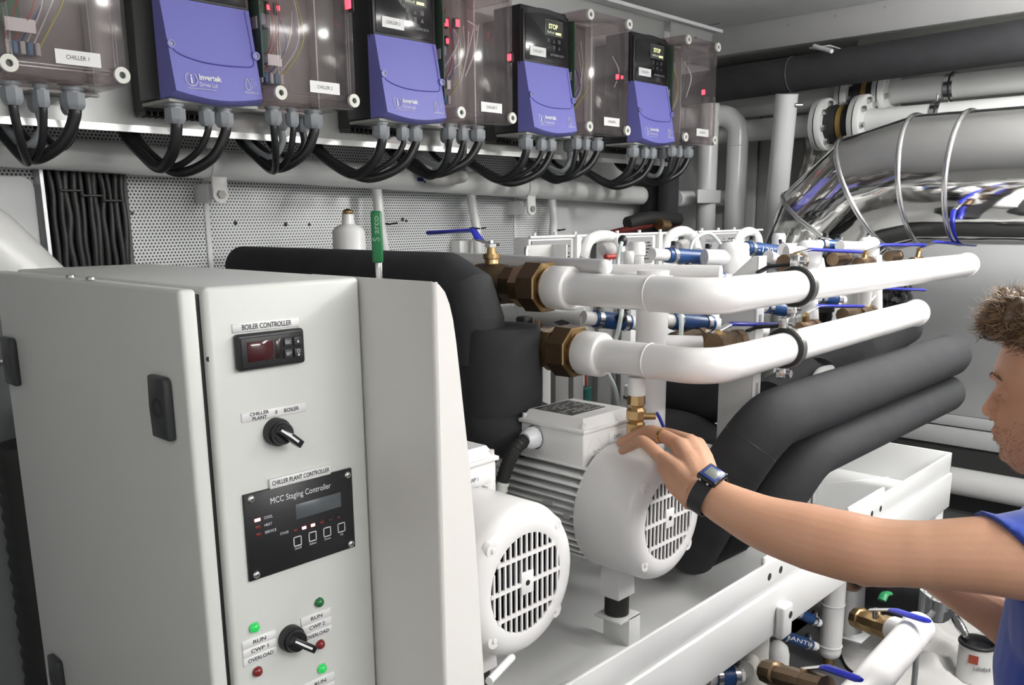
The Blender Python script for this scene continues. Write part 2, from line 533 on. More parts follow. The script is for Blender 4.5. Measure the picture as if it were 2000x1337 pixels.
# ================================================================== chiller control boxes and drives on the wall
YP = 2.03
mp_ = thing('mounting_panel', 'grey metal mounting panel with bright lips behind the row of drives', 'panel', (1.5, YP, 1.755))
B().box((0.05, YP, 1.757), (3.03, YP+0.004, 2.285)).done('sheet', PANELG, mp_)
B().box((0.05, YP-0.035, 1.752), (3.03, YP+0.004, 1.757)).done('lip', ALU, mp_)
B().box((0.05, YP-0.036, 1.742), (3.03, YP-0.033, 1.757)).done('lip', ALU, mp_)
zt = 2.283
B().box((0.05, YP-0.06, zt), (3.36, YP+0.004, zt+0.004)).done('lip', WALLW, mp_)
B().box((0.05, YP-0.062, zt-0.006), (3.36, YP-0.058, zt+0.006)).done('lip', WALLW, mp_)
B().prism([(3.03, YP-0.03, zt), (3.34, YP-0.03, zt), (3.31, YP-0.03, zt-0.085), (3.03, YP-0.03, zt-0.085)], (0, 0.004, 0)).done('end_bracket', PANELG, mp_)
B().cyl((3.20, YP-0.03, zt-0.045), (3.20, YP-0.042, zt-0.045), 0.008, n=6).done('bolt', GALV, mp_)
for sx_ in (0.2, 1.2, 2.2, 3.0):
    B().box((sx_-0.02, YP+0.004, 1.80), (sx_+0.02, YW, 1.84)).done('standoff', PANELG, mp_)

def gland(x, y, ztop, r, parent, m=None):
    m = m or GREYP
    b = B()
    b.lathe((x, y, ztop), (0, 0, -1), [(0, 0), (0, r*0.95), (0.006, r*0.95), (0.006, r*0.8), (0.012, r*0.8)], 16)
    g = b.done('gland', m, parent)
    b = B()
    b.lathe((x, y, ztop-0.011), (0, 0, -1), [(0, 0.0), (0, r*1.08), (0.020, r*1.08), (0.026, r*0.96), (0.031, r*0.72), (0.031, 0)], 8)
    b.done('gland_nut', m, g, sharp=25)
    return ztop-0.042

def cable_loop(x, y, z, r, xl, zl, xe, parent, ye=None):
    ye = YP+0.045 if ye is None else ye
    pts = spline([(x, y, z+0.012), (x, y, z-0.012), (x+(xl-x)*0.35, y+0.02, zl+0.03), (xl, y+0.075, zl), (xl+(xe-xl)*0.75, y+0.14, zl+0.035), (xe, ye, 1.745), (xe, ye+0.01, 1.80)], 6)
    return B().tube(pts, r, 9).done('cable', CABLE, parent)

BP = 0.5575
for i in range(5):
    x0 = 0.578+BP*i
    x1 = x0+0.236
    z0, z1 = 1.808, 2.178
    yf, ym = 1.80, 1.955
    where = ['leftmost, at the left edge of the picture', 'between the two nearest blue drives', 'with wires hanging inside, third along the wall', 'between the two farthest blue drives', 'last in the row'][i]
    t = thing('control_box', 'clear lidded control box marked CHILLER %d, %s' % (i+1, where), 'control box', ((x0+x1)/2, YP, z0), 'clear lidded control boxes on the wall')
    # opaque base: back and four walls
    b = B()
    b.box((x0, YP-0.008, z0), (x1, YP, z1))
    b.box((x0, ym, z0), (x1, YP, z0+0.004))
    b.box((x0, ym, z1-0.004), (x1, YP, z1))
    b.box((x0, ym, z0), (x0+0.004, YP, z1))
    b.box((x1-0.004, ym, z0), (x1, YP, z1))
    b.box((x0-0.004, ym-0.004, z0-0.004), (x1+0.004, ym+0.012, z0+0.002), 0.002)
    b.done('base', BOXG, t)
    # clear lid, a thin hollow shell with a stepped rim
    b = B()
    b.box((x0+0.004, yf, z0+0.004), (x1-0.004, yf+0.003, z1-0.004), 0.001, 1)
    for (a0, a1, c0, c1) in ((x0+0.002, x0+0.005, z0, z1), (x1-0.005, x1-0.002, z0, z1)):
        b.box((a0, yf+0.003, c0+0.004), (a1, ym-0.004, c1-0.004), 0.001, 1)
    b.box((x0+0.004, yf+0.003, z0+0.002), (x1-0.004, ym-0.004, z0+0.005), 0.001, 1)
    b.box((x0+0.004, yf+0.003, z1-0.005), (x1-0.004, ym-0.004, z1-0.002), 0.001, 1)
    lid = b.done('lid', CLEAR, t)
    b = B()
    for q in (0.02, 0.026):
        for (p0, p1) in (((x0+q, z0+q), (x1-q, z0+q)), ((x1-q, z0+q), (x1-q, z1-q)), ((x1-q, z1-q), (x0+q, z1-q)), ((x0+q, z1-q), (x0+q, z0+q))):
            b.box((min(p0[0], p1[0])-0.0012, yf-0.0025, min(p0[1], p1[1])-0.0012), (max(p0[0], p1[0])+0.0012, yf, max(p0[1], p1[1])+0.0012))
    b.done('rim', CLEAR, lid)
    for (sx_, sz_) in ((x0+0.017, z0+0.02), (x1-0.017, z0+0.02), (x0+0.017, z1-0.02), (x1-0.017, z1-0.02)):
        B().lathe((sx_, ym, sz_), (0, -1, 0), [(0, 0.017), (0.14, 0.017), (0.157, 0.016)], 16).done('screw_post', CLEAR, lid)
        s_ = B().ring((sx_, yf-0.008, sz_), (0, 1, 0), 0.0065, 0.0155, 0.008, 20).done('screw_collar', RINGW, t)
        B().cyl((sx_, yf-0.004, sz_), (sx_, yf-0.001, sz_), 0.0068, n=12).done('screw_head', mat('dark_screw', (0.06, 0.07, 0.065), 0.4), s_)
    lx0, lz0 = x0+0.10, z0+0.030
    lb = B().box((lx0, yf-0.0035, lz0), (lx0+0.083, yf-0.0025, lz0+0.026)).done('label_plate', LABELW, t)
    text('CHILLER %d' % (i+1), (lx0+0.041, yf-0.0036, lz0+0.013), 0.011, INK, t, width=0.042)
    # inside: circuit board, terminals, relay, wires, leds and glowing led reflections
    yb = YP-0.045
    B().box((x0+0.006, yb, z0+0.006), (x1-0.006, yb+0.003, z1-0.006)).done('back_plate', mat('box_back_plate', (0.20, 0.182, 0.172), 0.5), t)
    pcb = B().box((x0+0.02, yb-0.006, z0+0.12), (x0+0.11, yb, z1-0.02)).done('circuit_board', PCB, t)
    for k in range(4):
        B().box((x0+0.028+0.02*k, yb-0.03, z0+0.16+0.03*(k % 2)), (x0+0.042+0.02*k, yb-0.006, z0+0.19+0.03*(k % 2)), 0.002).done('component', [BLK, mat('dark_green_block', (0.03, 0.09, 0.05), 0.5), BLK, GREYP][k], pcb)
    tb = B().box((x0+0.02, yb-0.05, z0+0.03), (x0+0.062, yb, z0+0.12), 0.003).done('contactor', BLK, t)
    rl = B().box((x0+0.015, yb-0.06, z0+0.20), (x0+0.045, yb, z0+0.34), 0.003).done('relay', BLK, t)
    B().box((x0+0.07, yb-0.04, z0+0.105), (x0+0.125, yb-0.037, z0+0.13)).done('rating_sticker', LABELW, t)
    for k in range(5):
        B().box((x0+0.068+0.014*k, yb-0.03, z0+0.065), (x0+0.078+0.014*k, yb, z0+0.09), 0.002).done('terminal', [mat('terminal_grey', (0.5, 0.5, 0.48), 0.4), mat('terminal_blue', (0.05, 0.16, 0.3), 0.4)][k % 2], t)
    rnd = random.Random(i)
    for k, wm in enumerate((WIRER, WIRER, WIREB, WIREW, WIREW, WIREY)):
        a = V(x0+0.07+0.013*k, yb-0.015, z0+0.08)
        if i == 2 and k in (3, 4): a = V(x0+0.09+0.03*(k-3), yb-0.03, z0+0.14)
        e = V(x0+0.11+0.018*k+rnd.uniform(-.02, .02), yb-0.02, z0+0.24+rnd.uniform(0, .09))
        mid = (a+e)/2+V(rnd.uniform(-.02, .03), -0.03, rnd.uniform(-.03, .02))
        B().tube(spline([a, mid, e], 5), 0.0016 if k < 5 else 0.002, 6).done('wire', wm, t)
    leds = {0: [], 1: [(524, 14, .004), (543, 16, .004), (680, 6, .010)], 2: [(872, 44, .007), (894, 45, .007), (874, 80, .005), (995, 112, .007)], 3: [(1206, 150, .006), (1215, 151, .004)], 4: [(1374, 180, .007)]}[i]
    for k, (px_, py_, r_) in enumerate(leds):
        q = at(px_, py_, Y=yb-0.014)
        if q.x < x1-0.02:
            lx_ = max(q.x, x0+0.012)
            B().box((lx_-r_*.9, yb-0.016, q.z-r_*1.4), (lx_+r_*.9, yb-0.012, q.z+r_*1.4), 0.001).done('led_or_reflection', LEDR, t)
            B().box((lx_-r_*1.2, yb-0.012, q.z-0.014), (lx_+r_*1.2, yb, q.z+0.014), 0.001).done('led_or_reflection_block', BLKM, t)
        else:  # glowing pieces on the right wall stand in for led reflections in the lid
            q = at(px_, py_, X=x1-0.010)
            B().box((x1-0.012, q.y-r_, q.z-r_*1.3), (x1-0.009, q.y+r_, q.z+r_*1.3), 0.001).done('led_or_reflection', LEDR, t)
            B().box((x1-0.009, q.y-r_*1.6, q.z-r_*2), (x1-0.005, q.y+r_*1.6, q.z+r_*2), 0.001).done('led_or_reflection_block', BLKM, t)
    if i > 0:
        b = B().box((x0+0.012, 1.85, z0+0.06), (x0+0.016, yb-0.005, z1-0.03))
        b.done('circuit_board', PCB, t)
        for j in range(6):
            zz = z0+0.09+0.042*j
            B().box((x0+0.016, 1.86+0.012*(j % 2), zz), (x0+0.034, yb-0.02, zz+0.026), 0.002).done('component', [BLK, mat('dark_green_block', (0.03, 0.09, 0.05), 0.5), GREYP][j % 3], t)
        B().box((x0+0.009, 1.86, z0+0.165), (x0+0.0115, 1.90, z0+0.19)).done('rating_sticker', LABELW, t)
    if i == 2:
        for j, (pa_, pb_) in enumerate((((925, 55), (900, 160)), ((915, 62), (903, 150)), ((935, 48), (908, 150)), ((930, 60), (912, 40)))):
            B().tube(spline([at(*pa_, Y=1.93), (at(*pa_, Y=1.93)+at(*pb_, Y=1.93))/2+V(0.006*j, 0, 0), at(*pb_, Y=1.93)], 5), 0.0022, 6).done('wire', WIREW, t)
    if i == 4 or i == 3:
        B().tube(spline([at((1196, 1336)[i-3], (110, 120)[i-3], Y=1.9), at((1209, 1350)[i-3], (140, 150)[i-3], Y=1.88), at((1200, 1340)[i-3], (170, 190)[i-3], Y=1.9)], 6), 0.002, 6).done('wire', WIREW, t)
    # glands and cables below
    gx = [x0+0.040, x0+0.092, x0+0.150]
    for k, g in enumerate(gx):
        r_ = (0.019, 0.0145, 0.022)[k]
        zz = gland(g, 1.865, z0-0.002, r_, t)
        cable_loop(g, 1.865, zz, (0.0085, 0.0075, 0.012)[k], x0+(0.078 if i < 2 else 0.03)+0.008*k, 1.665+(0.004*k), x0+(0.07 if i < 2 else -0.01)+0.02*k, t)
    for g in (x0+0.115, x0+0.178):
        zz = gland(g, 1.955, z0-0.002, 0.018, t)
        B().tube(spline([(g, 1.955, zz+0.01), (g+0.004, 1.957, zz-0.03), (g-0.02, 1.975, 1.70), (g-0.03, 2.05, 1.735), (g-0.03, YP+0.05, 1.79)], 5), 0.009, 8).done('cable', CABLE if g > x0+0.15 else GREYP, t)

for i in range(4):
    x0 = 0.910+BP*i
    w = 0.218
    x1 = x0+w
    yb_ = 1.862         # front of the black body
    z0, zc, z1 = 1.800, 2.004, 2.165
    where = ['nearest in the row', 'second in the row, label CHILLER 2', 'third in the row, screen reads STOP', 'farthest in the row, screen reads STOP'][i]
    t = thing('inverter_drive', 'black and violet blue inverter drive, %s' % where, 'inverter drive', ((x0+x1)/2, YP, z0), 'inverter drives on the wall')
    b = B()
    b.box((x0+0.002, yb_, z0+0.003), (x1-0.002, YP-0.055, z1), 0.006)
    b.done('body', BLK, t)
    hs = B()
    hs.box((x0+0.012, YP-0.055, z0-0.012), (x1-0.012, YP-0.002, z1-0.03))
    hs = hs.done('heat_sink', BLKM, t)
    for k in range(14):
        xx = x0+0.014+k*(w-0.03)/13
        B().box((xx, YP-0.05, z0-0.022), (xx+0.003, YP-0.004, z0-0.011)).done('cooling_fin', mat('dark_fin', (0.07, 0.07, 0.07), 0.35, 0.6), hs)
    # gland plate underneath
    B().box((x0+0.004, yb_-0.02, z0-0.006), (x1-0.004, YP-0.06, z0+0.002), 0.002).done('gland_plate', mat('plate_grey', (0.42, 0.43, 0.41), 0.4), t)
    # upper keypad shell
    b = B()
    ar = [(x0+0.004+(w-0.008)*k/10, 0, z1-0.002+0.012*math.sin(PI*k/10)) for k in range(11)]
    b.prism([(x0+0.004, yb_-0.008, zc)]+[(p[0], yb_-0.008, p[2]-0.012) for p in ar]+[(x1-0.004, yb_-0.008, zc)], (0, 0.012, 0), 0.002)
    kp = b.done('keypad_shell', BLK, t)
    b = B()
    b.prism([(x0+0.012, yb_-0.010, zc+0.006)]+[(x0+0.012+(p[0]-x0-0.004)*(w-0.024)/(w-0.008), yb_-0.010, p[2]-0.026) for p in ar]+[(x1-0.012, yb_-0.010, zc+0.006)], (0, 0.003, 0), 0.001)
    b.done('keypad_face', BLKG, kp)
    sx_, sz_ = x0+0.100, zc+0.085
    B().box((sx_, yb_-0.0115, sz_), (sx_+0.082, yb_-0.0095, sz_+0.046), 0.001).done('display_frame', mat('display_bezel', (0.10, 0.11, 0.10), 0.3), kp)
    sc_ = B().box((sx_+0.003, yb_-0.0125, sz_+0.003), (sx_+0.079, yb_-0.011, sz_+0.043)).done('display', LCDD, kp)
    if i != 0:
        if i > 1: text('STOP', (sx_+0.035, yb_-0.0126, sz_+0.026), 0.019, LCDY, kp, width=0.042, bold=0.0006)
        B().box((sx_+0.046, yb_-0.0132, sz_+0.005), (sx_+0.072, yb_-0.0126, sz_+0.012)).done('display_bar', LCDY, kp)
        for j in range(5): B().box((sx_+0.008+0.0068*j, yb_-0.0130, sz_+0.006), (sx_+0.0125+0.0068*j, yb_-0.0126, sz_+0.006+(0.008, 0.006, 0.008, 0.005, 0.007)[j])).done('display_mark', mat('lcd_dim', (0.25, 0.25, 0.2), 0.4, emit=(0.6, 0.6, 0.4), estr=0.3), kp)
    for r_ in range(2):
        for c_ in range(3):
            kx, kz = sx_+0.016+0.025*c_, sz_-0.014-0.018*r_
            B().prism([(kx-0.006, yb_-0.0112, kz-0.005), (kx+0.006, yb_-0.0112, kz-0.005), (kx, yb_-0.0112, kz+0.006)] if (r_+c_) % 2 else [(kx-0.006, yb_-0.0112, kz-0.005), (kx+0.006, yb_-0.0112, kz-0.005), (kx+0.006, yb_-0.0112, kz+0.006), (kx-0.006, yb_-0.0112, kz+0.006)], (0, 0.0012, 0)).done('key', mat('key_outline_grey', (0.05, 0.05, 0.052), 0.4), kp)
    lx_ = x0+0.030
    B().box((lx_, yb_-0.0125, zc+0.020), (lx_+0.072, yb_-0.0100, zc+0.046)).done('label_plate', LABELW, t)
    text('CHILLER %d' % (i+1), (lx_+0.036, yb_-0.0126, zc+0.033), 0.011, INK, t, width=0.046)
    text('OPTIDRIVE ECO', (x1-0.062, yb_-0.0104, zc+0.031), 0.0085, mat('grey_print', (0.35, 0.35, 0.36), 0.5), t, width=0.064)
    # blue cover: wedge, thicker at the bottom, with a curved underside
    b = B()
    yt, yl = yb_-0.010, yb_-0.048
    sec = []
    n_ = 8
    top = [(x0+0.002, yt, zc), (x1-0.002, yt, zc)]
    prof = []
    for k in range(n_+1):
        s = k/n_
        prof.append((x0+0.008+(w-0.016)*s, yl, z0+0.004-0.012*(math.sin(PI*s)-0.0)))
    vs, fs = [], []
    def add(p):
        vs.append(p)
        return len(vs)-1
    ft = [add((x0+0.006+(w-0.012)*k/n_, yt, zc)) for k in range(n_+1)]
    fb = [add((p[0], yl, p[2]+0.010)) for p in prof]
    fu = [add((x0+0.002+(w-0.004)*k/n_, yl+0.018, prof[k][2])) for k in range(n_+1)]
    bt = [add((x0+0.001+(w-0.002)*k/n_, yb_+0.012, zc)) for k in range(n_+1)]
    bb_ = [add((x0+0.001+(w-0.002)*k/n_, yb_+0.012, z0+0.002)) for k in range(n_+1)]
    for k in range(n_):
        fs += [(ft[k], ft[k+1], fb[k+1], fb[k]), (fb[k], fb[k+1], fu[k+1], fu[k]), (fu[k], fu[k+1], bb_[k+1], bb_[k]), (bt[k], bb_[k], bb_[k+1], bt[k+1]), (bt[k], bt[k+1], ft[k+1], ft[k])]
    fs += [(ft[0], fb[0], fu[0], bb_[0], bt[0]), (ft[-1], bt[-1], bb_[-1], fu[-1], fb[-1])]
    b.faces(vs, fs)
    cv = b.done('front_cover', DRV, t)
    def fy(z): return yt+(yl-yt)*(zc-z)/(zc-z0-0.014)
    # swooping groove line
    gp = []
    hc = zc-z0-0.014
    for (s, q) in ((.075, .445), (.11, .41), (.2, .372), (.35, .342), (.5, .332), (.65, .333), (.8, .343), (.88, .352), (.915, .372), (.928, .41), (.928, .6), (.925, .8), (.92, .985)):
        z = z0+0.014+hc*q
        gp.append((x0+w*s, fy(z)+0.0004, z))
    B().tube(spline(gp, 3), 0.0016, 6).done('groove', mat('violet_groove', (0.075, 0.075, 0.32), 0.5), cv)
    for q, (sx2, sz2) in enumerate(((x0+0.013, z0+0.108), (x1-0.009, z0+0.106))):
        s_ = B().ring((sx2, fy(sz2)-0.003, sz2), (0, 1, 0), 0.0045, 0.009, 0.006, 16).done('screw_boss', DRV, cv)
        B().cyl((sx2, fy(sz2)-0.001, sz2), (sx2, fy(sz2)-0.0045, sz2), 0.0045, n=6).done('screw', mat('drive_screw', (0.25, 0.26, 0.27), 0.5, 0.6), cv)
    vv = V(0, -(yl-yt)/(zc-z0-0.014)*-1, 1)
    vv = V(0, (yt-yl)/(zc-z0-0.014), 1).normalized()
    def on(x, z): return V(x, fy(z)-0.0004, z)
    # logo: ring with an i, the name and a small line, drop symbol at the right
    c_ = on(x0+0.046, z0+0.040)
    nn = V(1, 0, 0).cross(vv)
    b = B()
    R_ = 0.0135
    ring_o = [c_+V(1, 0, 0)*math.cos(a)*R_+vv*math.sin(a)*R_ for a in [math.radians(110+300*k/26) for k in range(27)]]
    b.tube(ring_o, 0.0009, 5)
    b.done('logo_ring', PRINTW, cv)
    text('i', c_, 0.028, PRINTW, cv, v=vv, bold=0.0006, name='logo_letter')
    text('Invertek', on(x0+0.089, z0+0.046), 0.0165, PRINTW, cv, v=vv, width=0.052, bold=0.0006)
    text('Drives Ltd', on(x0+0.083, z0+0.031), 0.0125, PRINTW, cv, v=vv, width=0.040)
    B().tube([on(x0+0.035, z0+0.0215), on(x0+0.098, z0+0.0215)], 0.0006, 4).done('small_print', PRINTW, cv)
    d_ = on(x1-0.040, z0+0.042)
    drop = [d_+V(1, 0, 0)*(0.0085*math.sin(a)*(0.62+0.38*math.cos(a)))+vv*(-0.0125*math.cos(a)) for a in [2*PI*k/16 for k in range(17)]]
    b = B().tube(drop, 0.0008, 5)
    for k in range(7):
        q = d_+V(1, 0, 0)*(0.010+0.005*(k % 3))+vv*(0.012-0.0055*(k//2))
        b.ball(q, 0.0014, n=6)
    b.done('drop_symbol', PRINTW, cv)
    text('IP66/NEMA 4X', on(x1-0.033, z0+0.0245), 0.007, PRINTW, cv, v=vv, width=0.034)
    # glands and cables
    gx = [x0+0.028, x0+0.100, x0+0.142]
    for k, g in enumerate(gx):
        r_ = (0.021, 0.0165, 0.0195)[k]
        zz = gland(g, 1.868, z0-0.006, r_, t)
        far = 0.0 if i == 0 else -0.055
        cable_loop(g, 1.868, zz, (0.0125, 0.0075, 0.0115)[k], x0+0.02+far*0.5+(0.0, 0.03, 0.045)[k], (1.664, 1.668, 1.655)[k], x0+0.006+far+0.012*k, t)

# ================================================================== long wall pipe, brackets, hoses
def pipe_brackets(t, spots):
    for (px_, py_) in spots:
        p = at(px_, py_, Y=2.25)
        s = (p.x-pa.x)/(pb.x-pa.x)
        c = pa.lerp(pb, s)
        ax = (pb-pa).normalized()
        bk = B().lathe(c-ax*0.022, ax, [(0, 0.039), (0, 0.0425), (0.044, 0.0425), (0.044, 0.039)], 28, closed=True).done('bracket', WHITE, t)
        B().box((c.x-0.022, 2.222, c.z-0.078), (c.x+0.022, 2.232, c.z-0.030), 0.002).lathe((c.x, 2.2205, c.z-0.078), (0, 1, 0), [(0, 0), (0, 0.0225), (0.010, 0.0225), (0.010, 0)], 22).done('bracket_ear', WHITE, bk)
        B().cyl((c.x, 2.223, c.z-0.078), (c.x, 2.214, c.z-0.078), 0.012, n=6).done('bolt', mat('dull_bolt', (0.36, 0.35, 0.32), 0.5, 0.3), bk)
        B().lathe((c.x-0.024, 2.275, c.z-0.075), (1, 0, 0), [(0, 0), (0, 0.026), (0.006, 0.026), (0.006, 0)], 20).done('bracket_foot', WHITE, bk)
        B().box((c.x-0.02, 2.25, c.z-0.1), (c.x-0.012, YW, c.z-0.05), 0.001).done('bracket_web', WHITE, bk)
        B().box((c.x-0.02, 2.24, c.z+0.036), (c.x+0.02, 2.25, c.z+0.09), 0.003).done('bracket_ear', WHITE, bk)
pa, pb = at(-260, 273, Y=2.25), at(1252, 382, Y=2.25)
wp = thing('wall_pipe', 'long pale wall pipe running below the drives along the perforated wall', 'pipe', (1.5, 2.25, 1.6))
B().tube([pa, pb], 0.0385, 32).done('pipe_run', PIPEG, wp)
pipe_brackets(wp, ((418, 340), (1028, 380)))
# hose label arrow on the pipe
p = at(815, 346, Y=2.208)
B().prism([p, p+V(0.03, 0, -0.001), p+V(0.03, 0, 0.006), p+V(0.05, 0, -0.006), p+V(0.03, 0, -0.018), p+V(0.03, 0, -0.012), p+V(0, 0, -0.012)], (0, -0.001, 0)).done('blue_arrow', MARK, wp)
B().tube(spline([at(830, 300, Y=2.18), at(835, 340, Y=2.17), at(860, 350, Y=2.17), at(905, 345, Y=2.18)], 6), 0.02, 12).done('ribbed_sleeve', mat('ribbed_grey', (0.5, 0.5, 0.48), 0.4), wp)

for k, (a, m_, b_, tie, wd) in enumerate((((736, 375), (742, 430), (752, 500), (752, 437), 11), ((920, 385), (930, 440), (933, 478), (928, 446), 11), ((1078, 392), (1082, 430), (1080, 458), (1086, 449), 10))):
    t = thing('hanging_hose', 'short white hose dropping from the wall pipe %s' % ['behind the green lever', 'above the blue valve lever', 'above the chiller casings'][k], 'hose', at(*b_, Y=2.22), 'white hoses below the wall pipe')
    pts = spline([at(a[0]-8, a[1]-70, Y=2.26), at(*a, Y=2.26), at(*m_, Y=2.25), at(*b_, Y=2.24), at(b_[0], b_[1]+60, Y=2.24)], 6)
    B().tube(pts, 0.0165, 14).done('hose_run', PIPEG, t)
    c = at(*tie, Y=2.25)
    B().torus(c, (0.1, 0, 1), 0.0175, 0.003, 20, 6).done('cable_tie', BLK, t)
    B().tube([c+V(0.017, -0.01, 0), c+V(0.04, -0.012, 0.002)], 0.003, 6).done('tie_tail', BLK, t)

# ================================================================== left edge: access plate, cable ladder, lagged pipe
ap = B()
yq = YW-0.03
q0 = at(-90, 333, Y=yq); q1 = at(64, 345, Y=yq); q2 = at(90, 520, Y=yq)
rr = 0.025
corner = [(q1.x-rr+rr*math.sin(a), yq, q1.z-rr+rr*math.cos(a)) for a in [PI/2*k/6 for k in range(7)]]
ap.prism([(q0.x, yq, 1.35), (q0.x, yq, q1.z)]+corner+[(q1.x, yq, 1.35)], (0, 0.028, 0), 0.002)
tag(ap.done('access_plate', WALLW), 'rounded white access plate on the wall at the left edge', 'plate')

cl = thing('cable_ladder', 'slotted galvanised cable ladder edge beside the white access plate', 'cable ladder', (0.85, YW-0.01, 1.2))
lx = at(80, 340, Y=YW-0.02).x
rx = at(236, 360, Y=YW-0.02).x
B().box((lx-0.012, YW-0.045, 1.2), (lx-0.004, YW-0.001, 1.69)).done('side_rail', GALV, cl)
B().box((lx-0.004, YW-0.012, 1.2), (rx+0.004, YW-0.002, 1.69)).done('back_sheet', mat('dark_ladder_back', (0.03, 0.03, 0.03), 0.6), cl)
for k in range(6):
    z = 1.66-0.05*k
    B().box((lx-0.002, YW-0.0135, z-(0.014 if k % 2 else 0.004)), (lx+0.006, YW-0.0115, z+0.004)).done('slot', BLK, cl)
B().box((rx+0.002, YW-0.03, 1.2), (rx+0.012, YW-0.002, 1.69)).done('side_rail', mat('dark_rail', (0.1, 0.1, 0.1), 0.5), cl)
rnd = random.Random(3)
ordn = ['first', 'second', 'third', 'fourth', 'fifth', 'sixth', 'seventh', 'eighth', 'ninth', 'tenth', 'eleventh']
nC = 11
for k in range(nC):
    x_ = lx+0.016+(rx-lx-0.02)*k/(nC-1)
    r_ = rnd.choice((0.0085, 0.0095, 0.0105))
    pts = [(x_+rnd.uniform(-.004, .004), YW-0.026-0.006*(k % 2), 1.74-0.06*j) for j in range(9)]
    c_ = B().tube(spline(pts, 3), r_, 10).done('power_cable', CABLE)
    tag(c_, 'black power cable strapped to the ladder, %s from the left' % ordn[k], 'cable', 'black power cables on the ladder')
for k in range(3):
    x_ = lx+0.03+(rx-lx-0.04)*k/3
    z = at(150+45*k, 372+10*k, Y=YW-0.04).z
    B().box((x_, YW-0.046, z-0.003), (x_+0.055, YW-0.043, z+0.003), 0.001).done('tie_wrap', BLK, cl)

lg = thing('lagged_pipe', 'thick white film wrapped pipe bending down behind the control cabinet', 'pipe', at(-40, 700, Y=1.75))
e1, e2 = at(-60, 330, Y=1.78), at(-18, 470, Y=1.78)
pts = bend([at(-330, 330, Y=1.78), at(-50, 490, Y=1.78)+V(0, 0, 0), at(115, 640, Y=1.78)], 0.05, 6)
B().tube(pts, 0.088, 28).done('lagging', LAGG, lg)
vpt = at(-46, 640, Y=1.72)
B().tube([vpt+V(0, 0, 0.03), (vpt.x, vpt.y, FLOOR)], 0.07, 24).done('drop_pipe', mat('grey_drop_pipe', (0.16, 0.17, 0.175), 0.45), lg)
B().torus(at(-40, 700, Y=1.72), (0, 0, 1), 0.071, 0.006, 24, 8).done('pipe_clamp', GALV, lg)
# black corrugated hose standing behind the cabinet
hp = at(82, 1080, Y=1.60)
ztop_ = at(70, 838, Y=1.60).z
nr = int((ztop_-FLOOR)/0.014)
prof = [(0.014*k, 0.050+0.004*(k % 2)) for k in range(nr)]
tag(B().lathe((hp.x, hp.y, FLOOR), (0, 0, 1), [(0, 0)]+prof+[(0.014*nr, 0)], 20).done('corrugated_hose', RUB), 'black corrugated hose standing in the dark behind the control cabinet', 'hose')
sp = thing('slotted_plate', 'pale slotted plate low at the left edge behind the cabinet', 'plate', at(0, 1200, Y=1.95))
sa, sb = at(-60, 1040, Y=1.95), at(28, 1180, Y=1.95)
B().box((sa.x, 1.95, sb.z), (sb.x, 1.954, sa.z), 0.001, 1).done('sheet', WALLW, sp)
for k in range(9):
    z = sa.z-0.022-0.018*k
    B().box((sb.x-0.034+0.002*k, 1.9488, z-0.005), (sb.x-0.010, 1.9502, z+0.003), 0.0006, 1).done('slot', BLK, sp)

# ================================================================== control cabinet
YC = 0.893
XD = 0.434
YL = at(4, 660, X=XD).y
ZT = 1.479
ZB = 0.60
cab = thing('control_cabinet', 'tall pale grey control cabinet with switches, lamps and two controllers', 'control cabinet', (0.56, 1.2, FLOOR))
B().box((0.464, YC, ZB), (0.672, YL, ZT), 0.006, 3).done('body', CABG, cab)
B().box((0.455, YC+0.012, ZB+0.01), (0.468, YL-0.012, ZT-0.008)).done('door_seal', BLK, cab)
dr = B().box((XD, YC-0.002, ZB+0.004), (0.4545, YL, ZT-0.001), 0.005, 3).done('door', CABG, cab)
B().box((0.48, YC+0.02, FLOOR), (0.66, YL-0.02, ZB), 0.003).done('plinth', BLKM, cab)
hx = at(408, 702, Y=YC)
B().lathe((0.4655, YC+0.004, hx.z), (-0.5, -0.8, 0), [(-0.002, 0.003), (0.0012, 0.003), (0.0012, 0)], 10).done('bolt_hole', BLK, cab)
for (px_, py_) in ((324, 794), (28, 704), (118, 1322)):
    c = at(px_, py_, X=XD)
    b = B()
    prof = [(-0.021, -0.036), (0.021, -0.036), (0.0205, 0.0), (0.021, 0.036), (-0.016, 0.036), (-0.021, 0.031)]
    b.prism([(XD+0.0, c.y+p[0], c.z+p[1]) for p in prof], (-0.010, 0, 0), 0.003)
    la = b.done('latch', mat('charcoal_latch', (0.045, 0.047, 0.05), 0.45), dr)
    B().lathe((XD-0.0095, c.y, c.z), (-1, 0, 0), [(-0.001, 0.012), (0.0008, 0.012), (0.0008, 0.008), (-0.0003, 0.0075), (-0.0003, 0)], 18).done('latch_lock', BLKM, dr)
for (px_, py_) in ((131, 542), (170, 546)):
    B().lathe(at(px_, py_, Z=ZT)+V(0.004, 0, 0), (0, 0, 1), [(0, 0.006), (0.003, 0.005), (0.003, 0)], 10).done('top_screw', STEEL, cab)

def C(x, y, off=0.0):
    p = at(x, y, Y=YC)
    return V(p.x, YC-off, p.z)
def plate(x0, x1, z0, z1, m=None, name='label_plate', d=0.0016, parent=None, bev=0.0004):
    return B().box((x0, YC-d, z0), (x1, YC+0.0005, z1), bev, 1).done(name, m or LABELW, parent or cab)
# BOILER CONTROLLER label
a, b_ = C(452, 633), C(582.5, 620)
hgt = a.z-C(455, 650).z
plate(a.x, b_.x, a.z-hgt, a.z)
text('BOILER CONTROLLER', ((a.x+b_.x)/2, YC-0.0017, a.z-hgt*0.5), 0.0085, INK, cab, width=(b_.x-a.x)*0.74, bold=0.0001)
